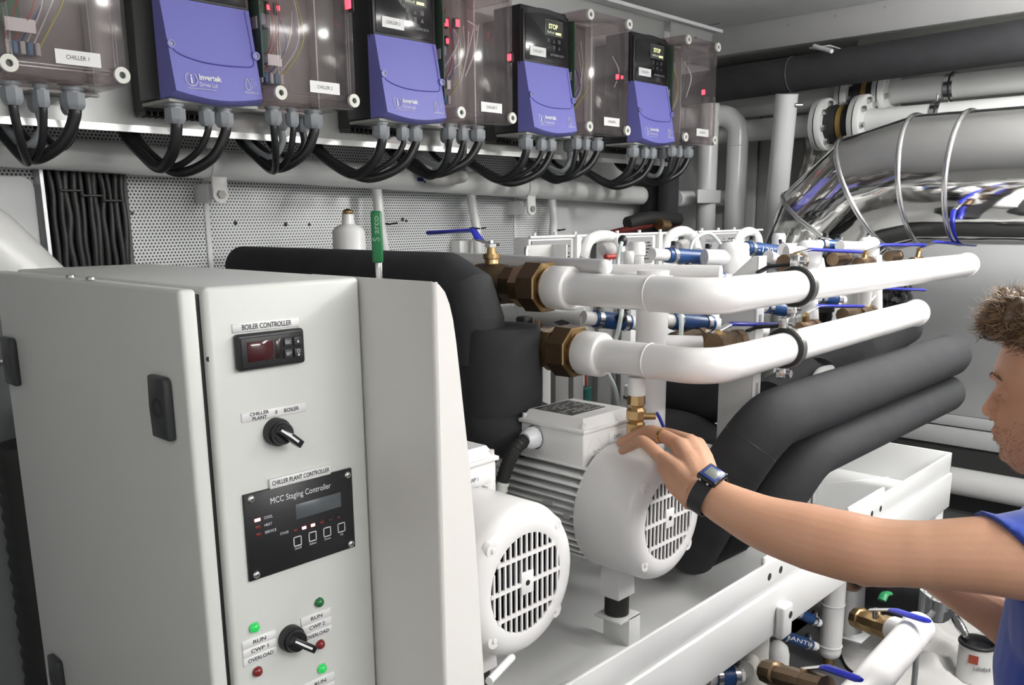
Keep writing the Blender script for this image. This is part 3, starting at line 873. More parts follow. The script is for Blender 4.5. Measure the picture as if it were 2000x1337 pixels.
# boiler controller
a, b_ = C(453.5, 654), C(590, 723)
zt_, zb_ = C(454, 653).z, C(459, 725).z
bc = B().box((a.x, YC-0.010, zb_), (b_.x, YC+0.001, zt_), 0.004, 3).done('boiler_controller', BLK, cab)
w_, h_ = b_.x-a.x, zt_-zb_
B().box((a.x+w_*.04, YC-0.0112, zb_+h_*.08), (b_.x-w_*.04, YC-0.0095, zt_-h_*.1), 0.001).done('bezel_face', BLKM, bc)
B().box((a.x+w_*.12, YC-0.0118, zb_+h_*.24), (a.x+w_*.50, YC-0.011, zt_-h_*.22), 0.0004, 1).done('display', SCRNR, bc)
B().box((a.x+w_*.53, YC-0.0116, zb_+h_*.24), (a.x+w_*.63, YC-0.011, zt_-h_*.22), 0.0004, 1).done('display_side', mat('smoke_window', (0.022, 0.014, 0.016), 0.2), bc)
for k, s in enumerate(('ESC', 'UP', 'SET', 'DN')):
    cx_ = a.x+w_*(.715+.15*(k % 2))
    cz_ = zt_-h_*(.34+.32*(k//2))
    kb = B().box((cx_-w_*.063, YC-0.0135, cz_-h_*.135), (cx_+w_*.063, YC-0.011, cz_+h_*.135), 0.0014, 2).done('button', mat('button_grey', (0.03, 0.03, 0.033), 0.4), bc)
    if s in ('UP', 'DN'):
        sg = 1 if s == 'UP' else -1
        off = 0 if s == 'UP' else -0.003
        B().prism([(cx_-0.0017, YC-0.0138, cz_-0.0014*sg+off), (cx_+0.0017, YC-0.0138, cz_-0.0014*sg+off), (cx_, YC-0.0138, cz_+0.0017*sg+off)], (0, 0.0004, 0)).done('arrow_mark', PRINTW, kb)
        if s == 'DN': B().torus((cx_, YC-0.0136, cz_+0.0018), (0, 1, 0), 0.0019, 0.0003, 14, 4).done('lamp_mark', PRINTW, kb)
    else:
        text(s, (cx_, YC-0.0136, cz_), 0.0052, PRINTW, kb, width=w_*.085)

def selector(px_, py_, ang, name):
    c = C(px_, py_)
    sw = B().lathe((c.x, YC, c.z), (0, -1, 0), [(0, 0.0168), (0.008, 0.0168), (0.0105, 0.0158), (0.0105, 0.0135), (0.010, 0.0135)], 30).done('selector_switch', BLK, cab)
    B().lathe((c.x, YC, c.z), (0, -1, 0), [(0.009, 0.0138), (0.0185, 0.0132), (0.020, 0.0118), (0.020, 0)], 30).done('switch_knob', BLKG, sw)
    u = V(math.cos(ang), 0, math.sin(ang))
    w = V(-math.sin(ang), 0, math.cos(ang))
    n = V(0, -1, 0)
    o = V(c.x, YC-0.019, c.z)
    b = B()
    poly = [(-0.0125, 0.0), (-0.0125, 0.006), (0.002, 0.0125), (0.021, 0.013), (0.0225, 0.010), (0.0225, 0.004), (0.012, 0.0)]
    b.prism([o+u*p[0]+n*p[1]-w*0.0046 for p in poly], w*0.0092, 0.0012)
    b.done('switch_lever', BLKG, sw)
    B().prism([o+u*p[0]+n*(p[1]+0.0003)-w*0.0013 for p in ((-0.0105, 0.0072), (0.002, 0.0127), (0.014, 0.0131), (0.014, 0.0125), (0.002, 0.012), (-0.0105, 0.0066))], w*0.0026).done('pointer_line', LABELW, sw)
    return sw
# CHILLER PLANT 0 BOILER
a, b_ = C(470.5, 807.5), C(595.5, 783.5)
hgt = a.z-C(472, 826).z
plate(a.x, b_.x, a.z-hgt, a.z)
ww = b_.x-a.x
text('CHILLER', (a.x+ww*.26, YC-0.0017, a.z-hgt*.27), 0.0056, INK, cab, width=ww*.29, bold=0.00008)
text('PLANT', (a.x+ww*.26, YC-0.0017, a.z-hgt*.76), 0.0056, INK, cab, width=ww*.22, bold=0.00008)
text('0', (a.x+ww*.52, YC-0.0017, a.z-hgt*.5), 0.0062, INK, cab, bold=0.0001)
text('BOILER', (a.x+ww*.76, YC-0.0017, a.z-hgt*.5), 0.0064, INK, cab, width=ww*.24, bold=0.00008)
selector(538, 842, math.radians(-42), 'selector')
selector(566, 1244, math.radians(-38), 'selector')
# CHILLER PLANT CONTROLLER label
a, b_ = C(523.5, 935.5), C(641.5, 905.5)
hgt = a.z-C(525, 954).z
plate(a.x, b_.x, a.z-hgt, a.z, d=0.0042)
text('CHILLER PLANT CONTROLLER', ((a.x+b_.x)/2, YC-0.0043, a.z-hgt*.46), 0.0078, INK, cab, width=(b_.x-a.x)*0.95, bold=0.00008)
# staging controller panel
a, b_ = C(474, 967), C(690.6, 1064.5)
x0, x1 = (C(474, 967).x+C(485, 1135.6).x)/2-0.0003, (C(683.8, 911.4).x+C(690.6, 1064.5).x)/2
z1, z0 = (C(474, 967).z+C(683.8, 911.4).z)/2, (C(484.9, 1135.6).z+C(690.6, 1064.5).z)/2
pn = plate(x0, x1, z0, z1, BLKM, 'staging_controller', 0.0035)
def F(s, t, d=0.0036): return V(x0+(x1-x0)*s, YC-d, z1-(z1-z0)*t)
for (s, t) in ((.06, .06), (.955, .075), (.06, .94), (.955, .945)):
    p = F(s, t)
    q = B().lathe(p, (0, -1, 0), [(0, 0.0048), (0.0012, 0.0044), (0.0026, 0.003), (0.003, 0)], 16).done('panel_screw', STEEL, pn)
    B().lathe(p-V(0, 0.0028, 0), (0, -1, 0), [(0, 0.0014), (0.0004, 0.0014), (0.0004, 0)], 6).done('screw_socket', BLK, q)
text('MCC Staging Controller', F(.50, .145), 0.0105, PRINTW, pn, width=(x1-x0)*.56)
B().box(F(.44, .26, 0.0042), F(.875, .44, 0.003), 0.0003, 1).done('lcd_window', LCDG, pn)
for k, (s_, m_) in enumerate((('COOL', LEDRP), ('HEAT', LEDROFF), ('SERVICE', LEDROFF))):
    t_ = .315+.085*k
    B().box(F(.075, t_-.017, 0.0044), F(.125, t_+.017, 0.003), 0.0004, 1).done('indicator', m_, pn)
    text(s_, F(.155, t_, 0.0036), 0.0048, PRINTW, pn, align='LEFT', width=(x1-x0)*(.075, .065, .10)[k])
text('STAGE', F(.325, .555), 0.0045, PRINTW, pn, width=(x1-x0)*.075)
for k, m_ in enumerate((LEDROFF, LEDRP, LEDRP, LEDROFF, mat('led_dark', (0.06, 0.02, 0.02), 0.3), mat('led_dark', (0.06, 0.02, 0.02), 0.3))):
    s_ = .425+.0835*k
    B().box(F(s_-.019, .548, 0.0044), F(s_+.019, .582, 0.003), 0.0004, 1).done('indicator', m_, pn)
for k, s_ in enumerate(('On/Off', 'Select', 'Down', 'Up')):
    cs = .44+.142*k
    b = B()
    for (sa_, ta_, sb2, tb2) in ((-.037, -.058, .037, -.048), (-.037, .048, .037, .058), (-.037, -.058, -.0305, .058), (.0305, -.058, .037, .058)):
        b.box(F(cs+sa_, .70+ta_, 0.0041), F(cs+sb2, .70+tb2, 0.003))
    b.done('button_outline', PRINTW, pn)
    text(s_, F(cs, .785), 0.0042, PRINTW, pn, width=(x1-x0)*(.066, .066, .06, .03)[k])
# pilot lamps
for (px_, py_, m_) in ((622, 1175, LAMPG), (495.5, 1224, LAMPGL), (624, 1257, LAMPR), (501.5, 1310, LAMPR), (627.5, 1304, LAMPGL), (632, 1392, LAMPR)):
    c = C(px_, py_)
    pl = B().lathe(c, (0, -1, 0), [(0, 0.0064), (0.0028, 0.0064), (0.0056, 0.0050), (0.007, 0.0024), (0.0072, 0)], 20).done('pilot_lamp', m_, cab)
    B().ring(c-V(0, 0.0006, 0), (0, 1, 0), 0.0062, 0.0070, 0.0016, 20).done('lamp_ring', STEEL, pl)
# RUN / CWP / OVERLOAD plates
for k, (tl, tr, bl, nm) in enumerate((((471.8, 1252.5), (537, 1228), (475.5, 1303), 'CWP 1'), ((586.5, 1207), (645, 1184), (589.5, 1258), 'CWP 2'), ((594, 1334), (652, 1310), (597, 1390), 'CWP 3'))):
    a, b_ = C(*tl), C(*tr)
    zt_ = (a.z+b_.z)/2
    hh = (zt_-C(*bl).z)/3
    for j, s_ in enumerate(('RUN', nm, 'OVERLOAD')):
        z_ = zt_-hh*j
        plate(a.x, b_.x, z_-hh+0.0003, z_)
        text(s_, ((a.x+b_.x)/2, YC-0.0017, z_-hh/2), 0.0068, INK, cab, width=(b_.x-a.x)*(.38, .52, .76)[j], bold=0.00008)

# ================================================================== white cover beside the cabinet
cv = thing('side_cover', 'tall warm white sheet metal cover with rounded front edge beside the cabinet', 'cover', (0.69, 0.82, 0.72))
X0 = 0.6745
YF = 0.757
b = B()
b.box((X0, YF+0.005, 0.72), (X0+0.0025, 1.0, 1.4785))
b.done('side_sheet', COVER, cv)
fl = [(X0+0.004, 1.4775)]
edge = [(847, 551), (858, 556), (869, 570), (878, 594), (885, 625), (891, 668), (898, 730), (907, 815), (917, 905), (928, 1040), (946, 1337)]
for (px_, py_) in edge[1:]:
    p = at(px_, py_, Y=YF)
    fl.append((p.x, p.z))
fl += [(0.752, 0.72), (X0+0.004, 0.72)]
b = B()
b.prism([(x, YF, z) for (x, z) in fl], (0, 0.0022, 0))
b.done('front_flange', COVER, cv)
fold = [V(X0+0.0055-0.0055*math.cos(a), YF+0.0055-0.0055*math.sin(a), 0) for a in [PI/2*k/6 for k in range(7)]]
b = B()
b.faces([p+V(0, 0, 0.72) for p in fold]+[p+V(0, 0, 1.4782) for p in fold], [(k, k+1, k+8, k+7) for k in range(6)])
b.done('fold', COVER, cv)

# ================================================================== skid
ZTR = 0.712
YR = 0.80
XR1 = 2.83
skid = thing('pump_skid', 'long white painted steel skid with upstand rails carrying pumps and pipes', 'skid', (1.7, 1.4, FLOOR))
B().box((0.70, YR+0.006, ZTR-0.006), (XR1-0.004, 1.98, ZTR)).done('tray_floor', TRAYW, skid)
z_top = 0.829
zg = 0.765
rail = B().box((0.70, YR, zg+0.001), (XR1, YR+0.007, z_top), 0.0015).done('front_upstand', TRAYW, skid)
B().box((0.70, YR-0.006, 0.655), (XR1, YR+0.05, zg), 0.003).done('front_channel', TRAYW, skid)
B().box((XR1-0.006, YR, 0.655), (XR1, 1.98, z_top), 0.0015).done('end_upstand', TRAYW, skid)
B().box((0.70, 1.974, 0.655), (XR1, 1.98, z_top), 0.0015).done('rear_upstand', TRAYW, skid)
B().box((0.70, YR, 0.655), (0.706, 1.98, z_top), 0.0015).done('end_upstand', TRAYW, skid)
for (px_, py_) in ((1503, 1126), (1525, 1112), (1703, 1003), (1720, 993)):
    p = at(px_, py_, Y=YR)
    B().lathe((p.x, YR+0.0005, p.z), (0, -1, 0), [(-0.001, 0.0085), (0.0006, 0.0085), (0.0006, 0)], 18).done('bolt_hole', mat('hole_dark', (0.03, 0.03, 0.03), 0.6), rail)
# bolted lifting tabs behind the rail and lug on its face
for (pa_, pb_) in (((1490, 1088), (1560, 1052)), ((1655, 1002), (1725, 962))):
    a, b_ = at(*pa_, Y=YR+0.012), at(*pb_, Y=YR+0.012)
    B().box((a.x, YR+0.007, ZTR), (b_.x, YR+0.017, z_top+0.012), 0.004).done('rail_tab', TRAYW, skid)
p = at(1527, 1203, Y=YR-0.01)
lug = B().box((p.x-0.026, YR-0.026, p.z-0.045), (p.x+0.022, YR-0.006, p.z+0.032), 0.007, 3).done('lug', TRAYW, skid)
B().lathe((p.x+0.008, YR-0.0255, p.z+0.006), (0, -1, 0), [(0, 0.0085), (0.0008, 0.0085), (0.0008, 0)], 16).done('lug_hole', mat('hole_dark', (0.03, 0.03, 0.03), 0.6), lug)
# vertical angle inside the tray and weld seam line
pz = at(1586, 984, Z=ZTR)
B().box((pz.x, pz.y, ZTR), (pz.x+0.035, pz.y+0.005, 0.93), 0.001).done('support_angle', WHITE, skid)
B().box((pz.x, pz.y, ZTR), (pz.x+0.005, pz.y+0.06, 0.93), 0.001).done('support_angle', WHITE, skid)
s0, s1 = at(1605, 944, Z=ZTR), at(1775, 929, Z=ZTR)
B().tube([s0, s1], 0.004, 6).done('weld_seam', TRAYW, skid)
B().tube([at(1000, 1283, D=1.30), at(955, 1330, D=1.22)], 0.006, 8).done('drain_rod', TRAYW, skid)
dk = at(1110, 1352, Z=ZTR+0.02)
B().lathe((dk.x, dk.y-0.02, ZTR), (0, 0, 1), [(0, 0.05), (0.022, 0.05), (0.026, 0.046), (0.026, 0)], 28).done('round_boss', TRAYW, skid)
for (lx_, ly_) in ((0.74, YR+0.03), (XR1-0.06, YR+0.03), (0.74, 1.94), (XR1-0.06, 1.94)):
    B().box((lx_-0.03, ly_-0.03, FLOOR), (lx_+0.03, ly_+0.03, 0.656), 0.003).done('leg', TRAYW, skid)
B().box((0.74, 1.9, 0.655), (XR1-0.02, 1.96, 0.70)).done('rear_channel', TRAYW, skid)

# ================================================================== pump motors
FIN = mat('motor_fin_paint', (0.70, 0.705, 0.70), 0.35, 0.0)
MW = mat('motor_white_paint', (0.80, 0.79, 0.785), 0.28)
def motor(xc, label, tagtxt):
    yf, zc = 0.85, 1.0
    t = thing('pump_motor', label, 'electric motor', (xc, yf+0.2, ZTR), 'white pump motors')
    R = 0.122
    # fan cowl: shell open in the middle of the front face
    b = B()
    b.lathe((xc, yf, zc), (0, 1, 0), [(0.001, 0.079), (0.0, 0.082), (0.0005, 0.095), (0.003, 0.106), (0.008, 0.1135), (0.015, 0.1185), (0.024, R), (0.130, R), (0.133, R-0.001), (0.133, R-0.004), (0.024, R-0.004), (0.014, 0.113), (0.007, 0.104), (0.004, 0.079)], 56, closed=True)
    cw = b.done('fan_cowl', MW, t)
    for k in range(4):
        a = PI/4+PI/2*k
        p = V(xc+0.101*math.cos(a), yf+0.004, zc+0.101*math.sin(a))
        B().lathe(p, (0, -1, 0), [(-0.006, 0.016), (0.0015, 0.013), (0.002, 0.007), (0.001, 0.0045), (0.004, 0.004), (0.0045, 0)], 16).done('cowl_screw', MW, cw)
    # grille: upright slats crossed by three ribs, pierced hub
    gr = thing_part('grille', t)
    rg = 0.0795
    for k in range(13):
        x = -0.072+0.012*k
        h = math.sqrt(max(0, rg*rg-x*x))
        B().box((xc+x-0.0018, yf, zc-h), (xc+x+0.0018, yf+0.003, zc+h)).done('slat', MW, gr)
    for z in (-0.045, 0.0, 0.045):
        h = math.sqrt(rg*rg-z*z)
        B().box((xc-h, yf-0.0006, zc+z-0.003), (xc+h, yf+0.004, zc+z+0.003)).done('slat', MW, gr)
    B().box((xc-0.014, yf-0.001, zc-0.018), (xc+0.014, yf+0.004, zc+0.018), 0.001).done('grille_hub', MW, gr)
    B().lathe((xc, yf-0.001, zc), (0, -1, 0), [(-0.001, 0.0045), (0.0006, 0.0045), (0.0006, 0)], 12).done('hub_hole', BLKM, gr)
    # dark fan behind
    fn = B().cyl((xc, yf+0.03, zc), (xc, yf+0.055, zc), 0.03, n=20).done('fan_hub', mat('dark_fan', (0.025, 0.025, 0.028), 0.35), t)
    B().lathe((xc, yf+0.005, zc), (0, 1, 0), [(0.015, 0.108), (0.055, 0.112)], 40).done('inner_liner', mat('dark_liner', (0.05, 0.05, 0.05), 0.6), t)
    for k in range(7):
        a = 2*PI*k/7
        u, w = V(math.cos(a), 0, math.sin(a)), V(-math.sin(a), 0, math.cos(a))
        o = V(xc, yf+0.03, zc)
        B().prism([o+u*0.025-w*0.004, o+u*0.095-w*0.012, o+u*0.095+w*0.004+V(0, 0.03, 0), o+u*0.025+w*0.004+V(0, 0.03, 0)], w*0.003).done('fan_blade', mat('dark_fan', (0.07, 0.07, 0.075), 0.4), fn)
    B().cyl((xc, yf+0.06, zc), (xc, yf+0.064, zc), R-0.006, n=32).done('back_shroud', BLKM, t)
    # finned body
    y0, y1 = yf+0.125, yf+0.345
    B().lathe((xc, y0, zc), (0, 1, 0), [(0, 0), (0, 0.098), (y1-y0, 0.098), (y1-y0, 0)], 40).done('stator_body', FIN, t)
    NF = 13
    for side in (-1, 1):
        for k in range(NF):
            zz = -0.088+0.0146*k
            if abs(zz) > 0.097: continue
            xi = math.sqrt(max(0, 0.098**2-zz*zz))
            xo = min(0.116, math.sqrt(0.1215**2-zz*zz)+0.003)
            B().box((xc+side*(xi-0.012), y0+0.004, zc+zz-0.0019), (xc+side*xo, y1, zc+zz+0.0019), 0.0009, 1).done('cooling_fin', FIN, t)
    for k in range(9):
        xx = -0.048+0.012*k
        zi = math.sqrt(0.098**2-xx*xx)
        for sg in (-1, 1):
            B().box((xc+xx-0.0017, y0+0.004, zc+sg*(zi-0.006)), (xc+xx+0.0017, y1, zc+sg*0.116)).done('cooling_fin', FIN, t)
    B().lathe((xc, y1-0.004, zc), (0, 1, 0), [(0, 0), (0, 0.116), (0.016, 0.116), (0.020, 0.108), (0.035, 0.09), (0.05, 0.05), (0.09, 0.045), (0.09, 0)], 36).done('end_shield', MW, t)
    B().box((xc-0.119, y0+0.06, zc+0.012), (xc-0.1165, y0+0.085, zc+0.022)).done('fin_tab', mat('tab_grey', (0.4, 0.4, 0.4), 0.4), t)
    B().box((xc-0.119, y0+0.02, zc-0.006), (xc-0.1165, y0+0.034, zc+0.003)).done('fin_tab', mat('tab_grey', (0.4, 0.4, 0.4), 0.4), t)
    # terminal box
    bx0, bx1, by0, by1 = xc-0.080, xc+0.080, 0.992, 1.152
    B().box((bx0, by0, zc+0.086), (bx1, by1, zc+0.152), 0.004).done('terminal_box', MW, t)
    lid = B().prism([(bx0-0.004, by0-0.004, zc+0.152), (bx1+0.004, by0-0.004, zc+0.152), (bx1+0.004, by1+0.004, zc+0.152), (bx0-0.004, by1+0.004, zc+0.152)], (0, 0, 0.008), 0.002).done('terminal_lid', MW, t)
    b = B()
    q = 0.012
    lo = [(bx0, by0), (bx1, by0), (bx1, by1), (bx0, by1)]
    hi = [(bx0+q, by0+q), (bx1-q, by0+q), (bx1-q, by1-q), (bx0+q, by1-q)]
    vs = [V(p[0], p[1], zc+0.159) for p in lo]+[V(p[0], p[1], zc+0.178) for p in hi]
    b.faces(vs, [(0, 1, 5, 4), (1, 2, 6, 5), (2, 3, 7, 6), (3, 0, 4, 7), (4, 5, 6, 7), (3, 2, 1, 0)])
    b.done('lid_dome', MW, lid, sharp=20)
    for (sx_, sy_) in ((bx0+0.006, by0+0.006), (bx1-0.006, by0+0.006), (bx1-0.006, by1-0.006), (bx0+0.006, by1-0.006)):
        B().cyl((sx_, sy_, zc+0.158), (sx_, sy_, zc+0.170), 0.0055, n=12).done('lid_screw', MW, lid)
    np_ = B().box((bx0+0.020, by0+0.045, zc+0.178), (bx1-0.035, by1-0.018, zc+0.1788)).done('name_plate', mat('black_nameplate', (0.02, 0.02, 0.02), 0.35), lid)
    rn = random.Random(5)
    for k in range(9):
        yy = by0+0.05+0.0095*k
        b = B()
        xx = bx0+0.023
        while xx < bx1-0.042:
            L_ = rn.uniform(0.004, 0.014)
            if rn.random() < 0.7: b.box((xx, yy, zc+0.1788), (min(xx+L_, bx1-0.038), yy+0.003, zc+0.1791))
            xx += L_+0.003
        b.done('print_line', mat('plate_print', (0.45, 0.45, 0.43), 0.5), np_)
    lb = B().box((xc-0.002, by0-0.0012, zc+0.116), (xc+0.065, by0, zc+0.142), 0.0003, 1).done('label_plate', LABELW, t)
    text(tagtxt, (xc+0.024, by0-0.0014, zc+0.129), 0.010, INK, t, width=0.024)
    # gland, conduit
    gz, gy = zc+0.128, by1-0.040
    B().lathe((bx0, gy, gz), (-1, 0, 0), [(0, 0), (0, 0.023), (0.003, 0.023), (0.003, 0.018), (0.006, 0.018), (0.006, 0.022), (0.020, 0.022), (0.030, 0.017), (0.034, 0.015), (0.034, 0)], 12).done('cable_gland', mat('gland_white', (0.74, 0.75, 0.78), 0.3), t)
    B().ring((bx0-0.0035, gy, gz), (1, 0, 0), 0.017, 0.024, 0.002, 24).done('gland_washer', STEEL, t)
    B().lathe((xc-0.045, by0+0.0, zc+0.118), (0, -1, 0), [(0, 0.021), (0.0006, 0.021), (0.0006, 0.0195), (0.0002, 0.0195), (0.0002, 0)], 24).done('knockout', MW, t)
    path = spline([(bx0-0.030, gy, gz), (bx0-0.052, gy+0.004, gz-0.012), (bx0-0.064, gy+0.016, gz-0.045), (bx0-0.072, gy+0.026, gz-0.085)], 9)
    rs = [0.0125+0.0018*(k % 2) for k in range(len(path))]
    B().tube(path, rs, 14).done('conduit', RUB, t)
    path = spline([(bx0-0.071, gy+0.025, gz-0.080), (bx0-0.078, gy+0.030, gz-0.125), (bx0-0.080, gy+0.03, gz-0.175), (bx0-0.06, gy+0.05, gz-0.24)], 8)
    rs = [0.0125+0.0024*(k % 2) for k in range(len(path))]
    B().tube(path, rs, 14).done('conduit', mat('conduit_cream', (0.66, 0.67, 0.62), 0.35), t)
    # support: tapered foot, rubber mount, welded angle bracket
    fy_ = 0.968
    b = B()
    b.faces([V(xc-0.022, fy_-0.02, zc-0.095), V(xc+0.022, fy_-0.02, zc-0.095), V(xc+0.022, fy_+0.02, zc-0.095), V(xc-0.022, fy_+0.02, zc-0.095), V(xc-0.027, fy_-0.024, zc-0.186), V(xc+0.027, fy_-0.024, zc-0.186), V(xc+0.027, fy_+0.024, zc-0.186), V(xc-0.027, fy_+0.024, zc-0.186)], [(0, 1, 2, 3), (7, 6, 5, 4), (0, 4, 5, 1), (1, 5, 6, 2), (2, 6, 7, 3), (3, 7, 4, 0)])
    b.done('foot', MW, t, sharp=20)
    B().lathe((xc, fy_, zc-0.186), (0, 0, -1), [(0, 0), (0, 0.024), (0.004, 0.0245), (0.040, 0.0245), (0.041, 0)], 28).done('rubber_mount', RUB, t)
    br = B().box((xc-0.034, fy_-0.034, zc-0.232), (xc+0.034, fy_+0.03, zc-0.227), 0.001).done('mount_bracket', TRAYW, t)
    B().box((xc-0.004, fy_-0.034, ZTR-0.001), (xc+0.0015, fy_+0.03, zc-0.2275), 0.001).done('bracket_web', TRAYW, t)
    B().box((xc+0.0, fy_-0.034, ZTR-0.001), (xc+0.034, fy_-0.028, zc-0.2275), 0.001).done('bracket_web', TRAYW, t)
    return t
def thing_part(name, parent):
    o = bpy.data.objects.new(name, None)
    o.empty_display_size = 0.01
    COL.objects.link(o)
    o.parent = parent
    ORG[o] = ORG[parent]
    return o
motor(0.933, 'white pump motor half hidden behind the side cover, nearer the cabinet', 'CWP 1')
motor(1.328, 'white finned pump motor with the hand resting on it, marked CWP 2', 'CWP 2')

# ================================================================== black foam covered pump and riser
fr = thing('insulated_riser', 'thick black foam insulated riser with elbow above the second pump', 'insulated pipe', (1.30, 1.27, ZTR))
rx_, ry_ = 1.249, 1.272
el = bend([(rx_, ry_, 1.26), (rx_, ry_, 1.425), (rx_, 2.17, 1.425)], 0.085, 2)
B().tube(el, 0.0555, 30).done('elbow_foam', FOAM, fr, sharp=20)
B().lathe((1.285, 1.243, 1.155), (0, 0, 1), [(0, 0), (0.0, 0.082), (0.03, 0.087), (0.12, 0.086), (0.172, 0.083), (0.178, 0.078), (0.18, 0.0)], 36).done('collar_foam', FOAM, fr)
B().lathe((1.303, 1.243, 1.075), (0, 0, 1), [(0, 0), (0.0, 0.095), (0.02, 0.106), (0.06, 0.108), (0.082, 0.098), (0.088, 0.085), (0.088, 0)], 32).done('flange_foam', FOAM, fr)
B().lathe((1.328, 1.205, 1.0), (0, 1, 0), [(0, 0), (0, 0.118), (0.02, 0.132), (0.12, 0.132), (0.14, 0.12), (0.145, 0)], 36).done('volute_foam', FOAM, fr)
B().box((1.23, 1.22, ZTR), (1.43, 1.34, 0.90), 0.02, 3).done('base_foam', FOAM, fr)
pv = thing('insulated_pump', 'black foam covered pump body behind the nearer motor', 'pump', (0.933, 1.27, ZTR))
B().lathe((0.933, 1.205, 1.0), (0, 1, 0), [(0, 0), (0, 0.118), (0.02, 0.132), (0.12, 0.132), (0.14, 0.12), (0.145, 0)], 36).done('volute_foam', FOAM, pv)
B().box((0.84, 1.22, ZTR), (1.03, 1.34, 0.90), 0.02, 3).done('base_foam', FOAM, pv)
B().tube(bend([(0.93, 1.29, 1.05), (0.93, 1.29, 1.36), (0.93, 2.1, 1.36)], 0.09, 4), 0.055, 24).done('riser_foam', FOAM, pv)

# ================================================================== white headers with unions
def header(z, y_sock, xend, label, zend, R=0.0325):
    xh = 1.362
    t = thing('white_header', label, 'pipe', (1.9, 0.8, z-0.04))
    y_el = 0.80+0.125
    B().tube([(xh, y_sock, z), (xh, y_el, z)], R, 36).done('pipe_run', PIPEW, t)
    pts = bend([(xh, y_el, z), (xh, 0.80, z), (xh+0.125, 0.80, z)], 0.122, 14)
    B().tube(pts, R+0.0006, 36).done('elbow', PIPEW, t)
    B().torus((xh, y_el, z), (0, 1, 0), R, 0.0022, 36, 8).done('weld_ring', PIPEW, t)
    B().tube([(xh+0.125, 0.80, z), (xend, 0.80, zend)], R, 36).done('pipe_run', PIPEW, t)
    B().lathe((xend-0.012, 0.80, zend), (1, 0, 0), [(0, R), (0.002, R+0.0028), (0.012, R+0.003), (0.017, R-0.002), (0.019, 0)], 36).done('end_cap', PIPEW, t)
    B().lathe((xh, y_sock-0.05, z), (0, 1, 0), [(0, R), (0, R+0.009), (0.004, R+0.0115), (0.05, R+0.0115), (0.054, R+0.009), (0.054, 0)], 40).done('socket', PIPEW, t)
    return t
h1 = header(1.410, 1.165, 2.79, 'upper white header pipe with elbow and a rubber lined clamp', 1.403)
h2 = header(1.284, 1.085, 2.40, 'lower white header pipe with elbow below the upper one', 1.296)
def clampon(xc, z, parent, R=0.0325):
    b = B().lathe((xc-0.012, 0.80, z), (1, 0, 0), [(0, R), (0, R+0.008), (0.024, R+0.008), (0.024, R)], 32, closed=True)
    cl_ = b.done('clamp_rubber', RUB, parent)
    B().lathe((xc-0.008, 0.80, z), (1, 0, 0), [(0, R+0.007), (0, R+0.0098), (0.016, R+0.0098), (0.016, R+0.007)], 32, closed=True).done('clamp_band', mat('dark_zinc', (0.28, 0.28, 0.27), 0.35, 0.9), cl_)
    for sg in (1, -1):
        zz = z+sg*(R+0.018)
        B().box((xc-0.011, 0.795, zz-0.012), (xc+0.011, 0.815, zz+0.012), 0.003).done('clamp_lug', STEEL, cl_)
        B().cyl((xc, 0.795, zz+sg*0.002), (xc, 0.786, zz+sg*0.002), 0.0085, n=6).done('clamp_bolt', STEEL, cl_)
    B().tube([(xc, 0.81, z+R+0.012), (xc-0.005, 0.86, z+R+0.006), (xc+0.03, 0.90, z+R-0.008)], 0.010, 8, flat=0.4).done('clamp_strap', RUB, cl_)
clampon(1.695, 1.4085, h1)
clampon(1.66, 1.287, h2)
b = B().tube([(1.362, 0.955, 1.25), (1.362, 0.955, 1.215)], 0.017, 18)
b.done('drain_stub', PIPEW, h2)

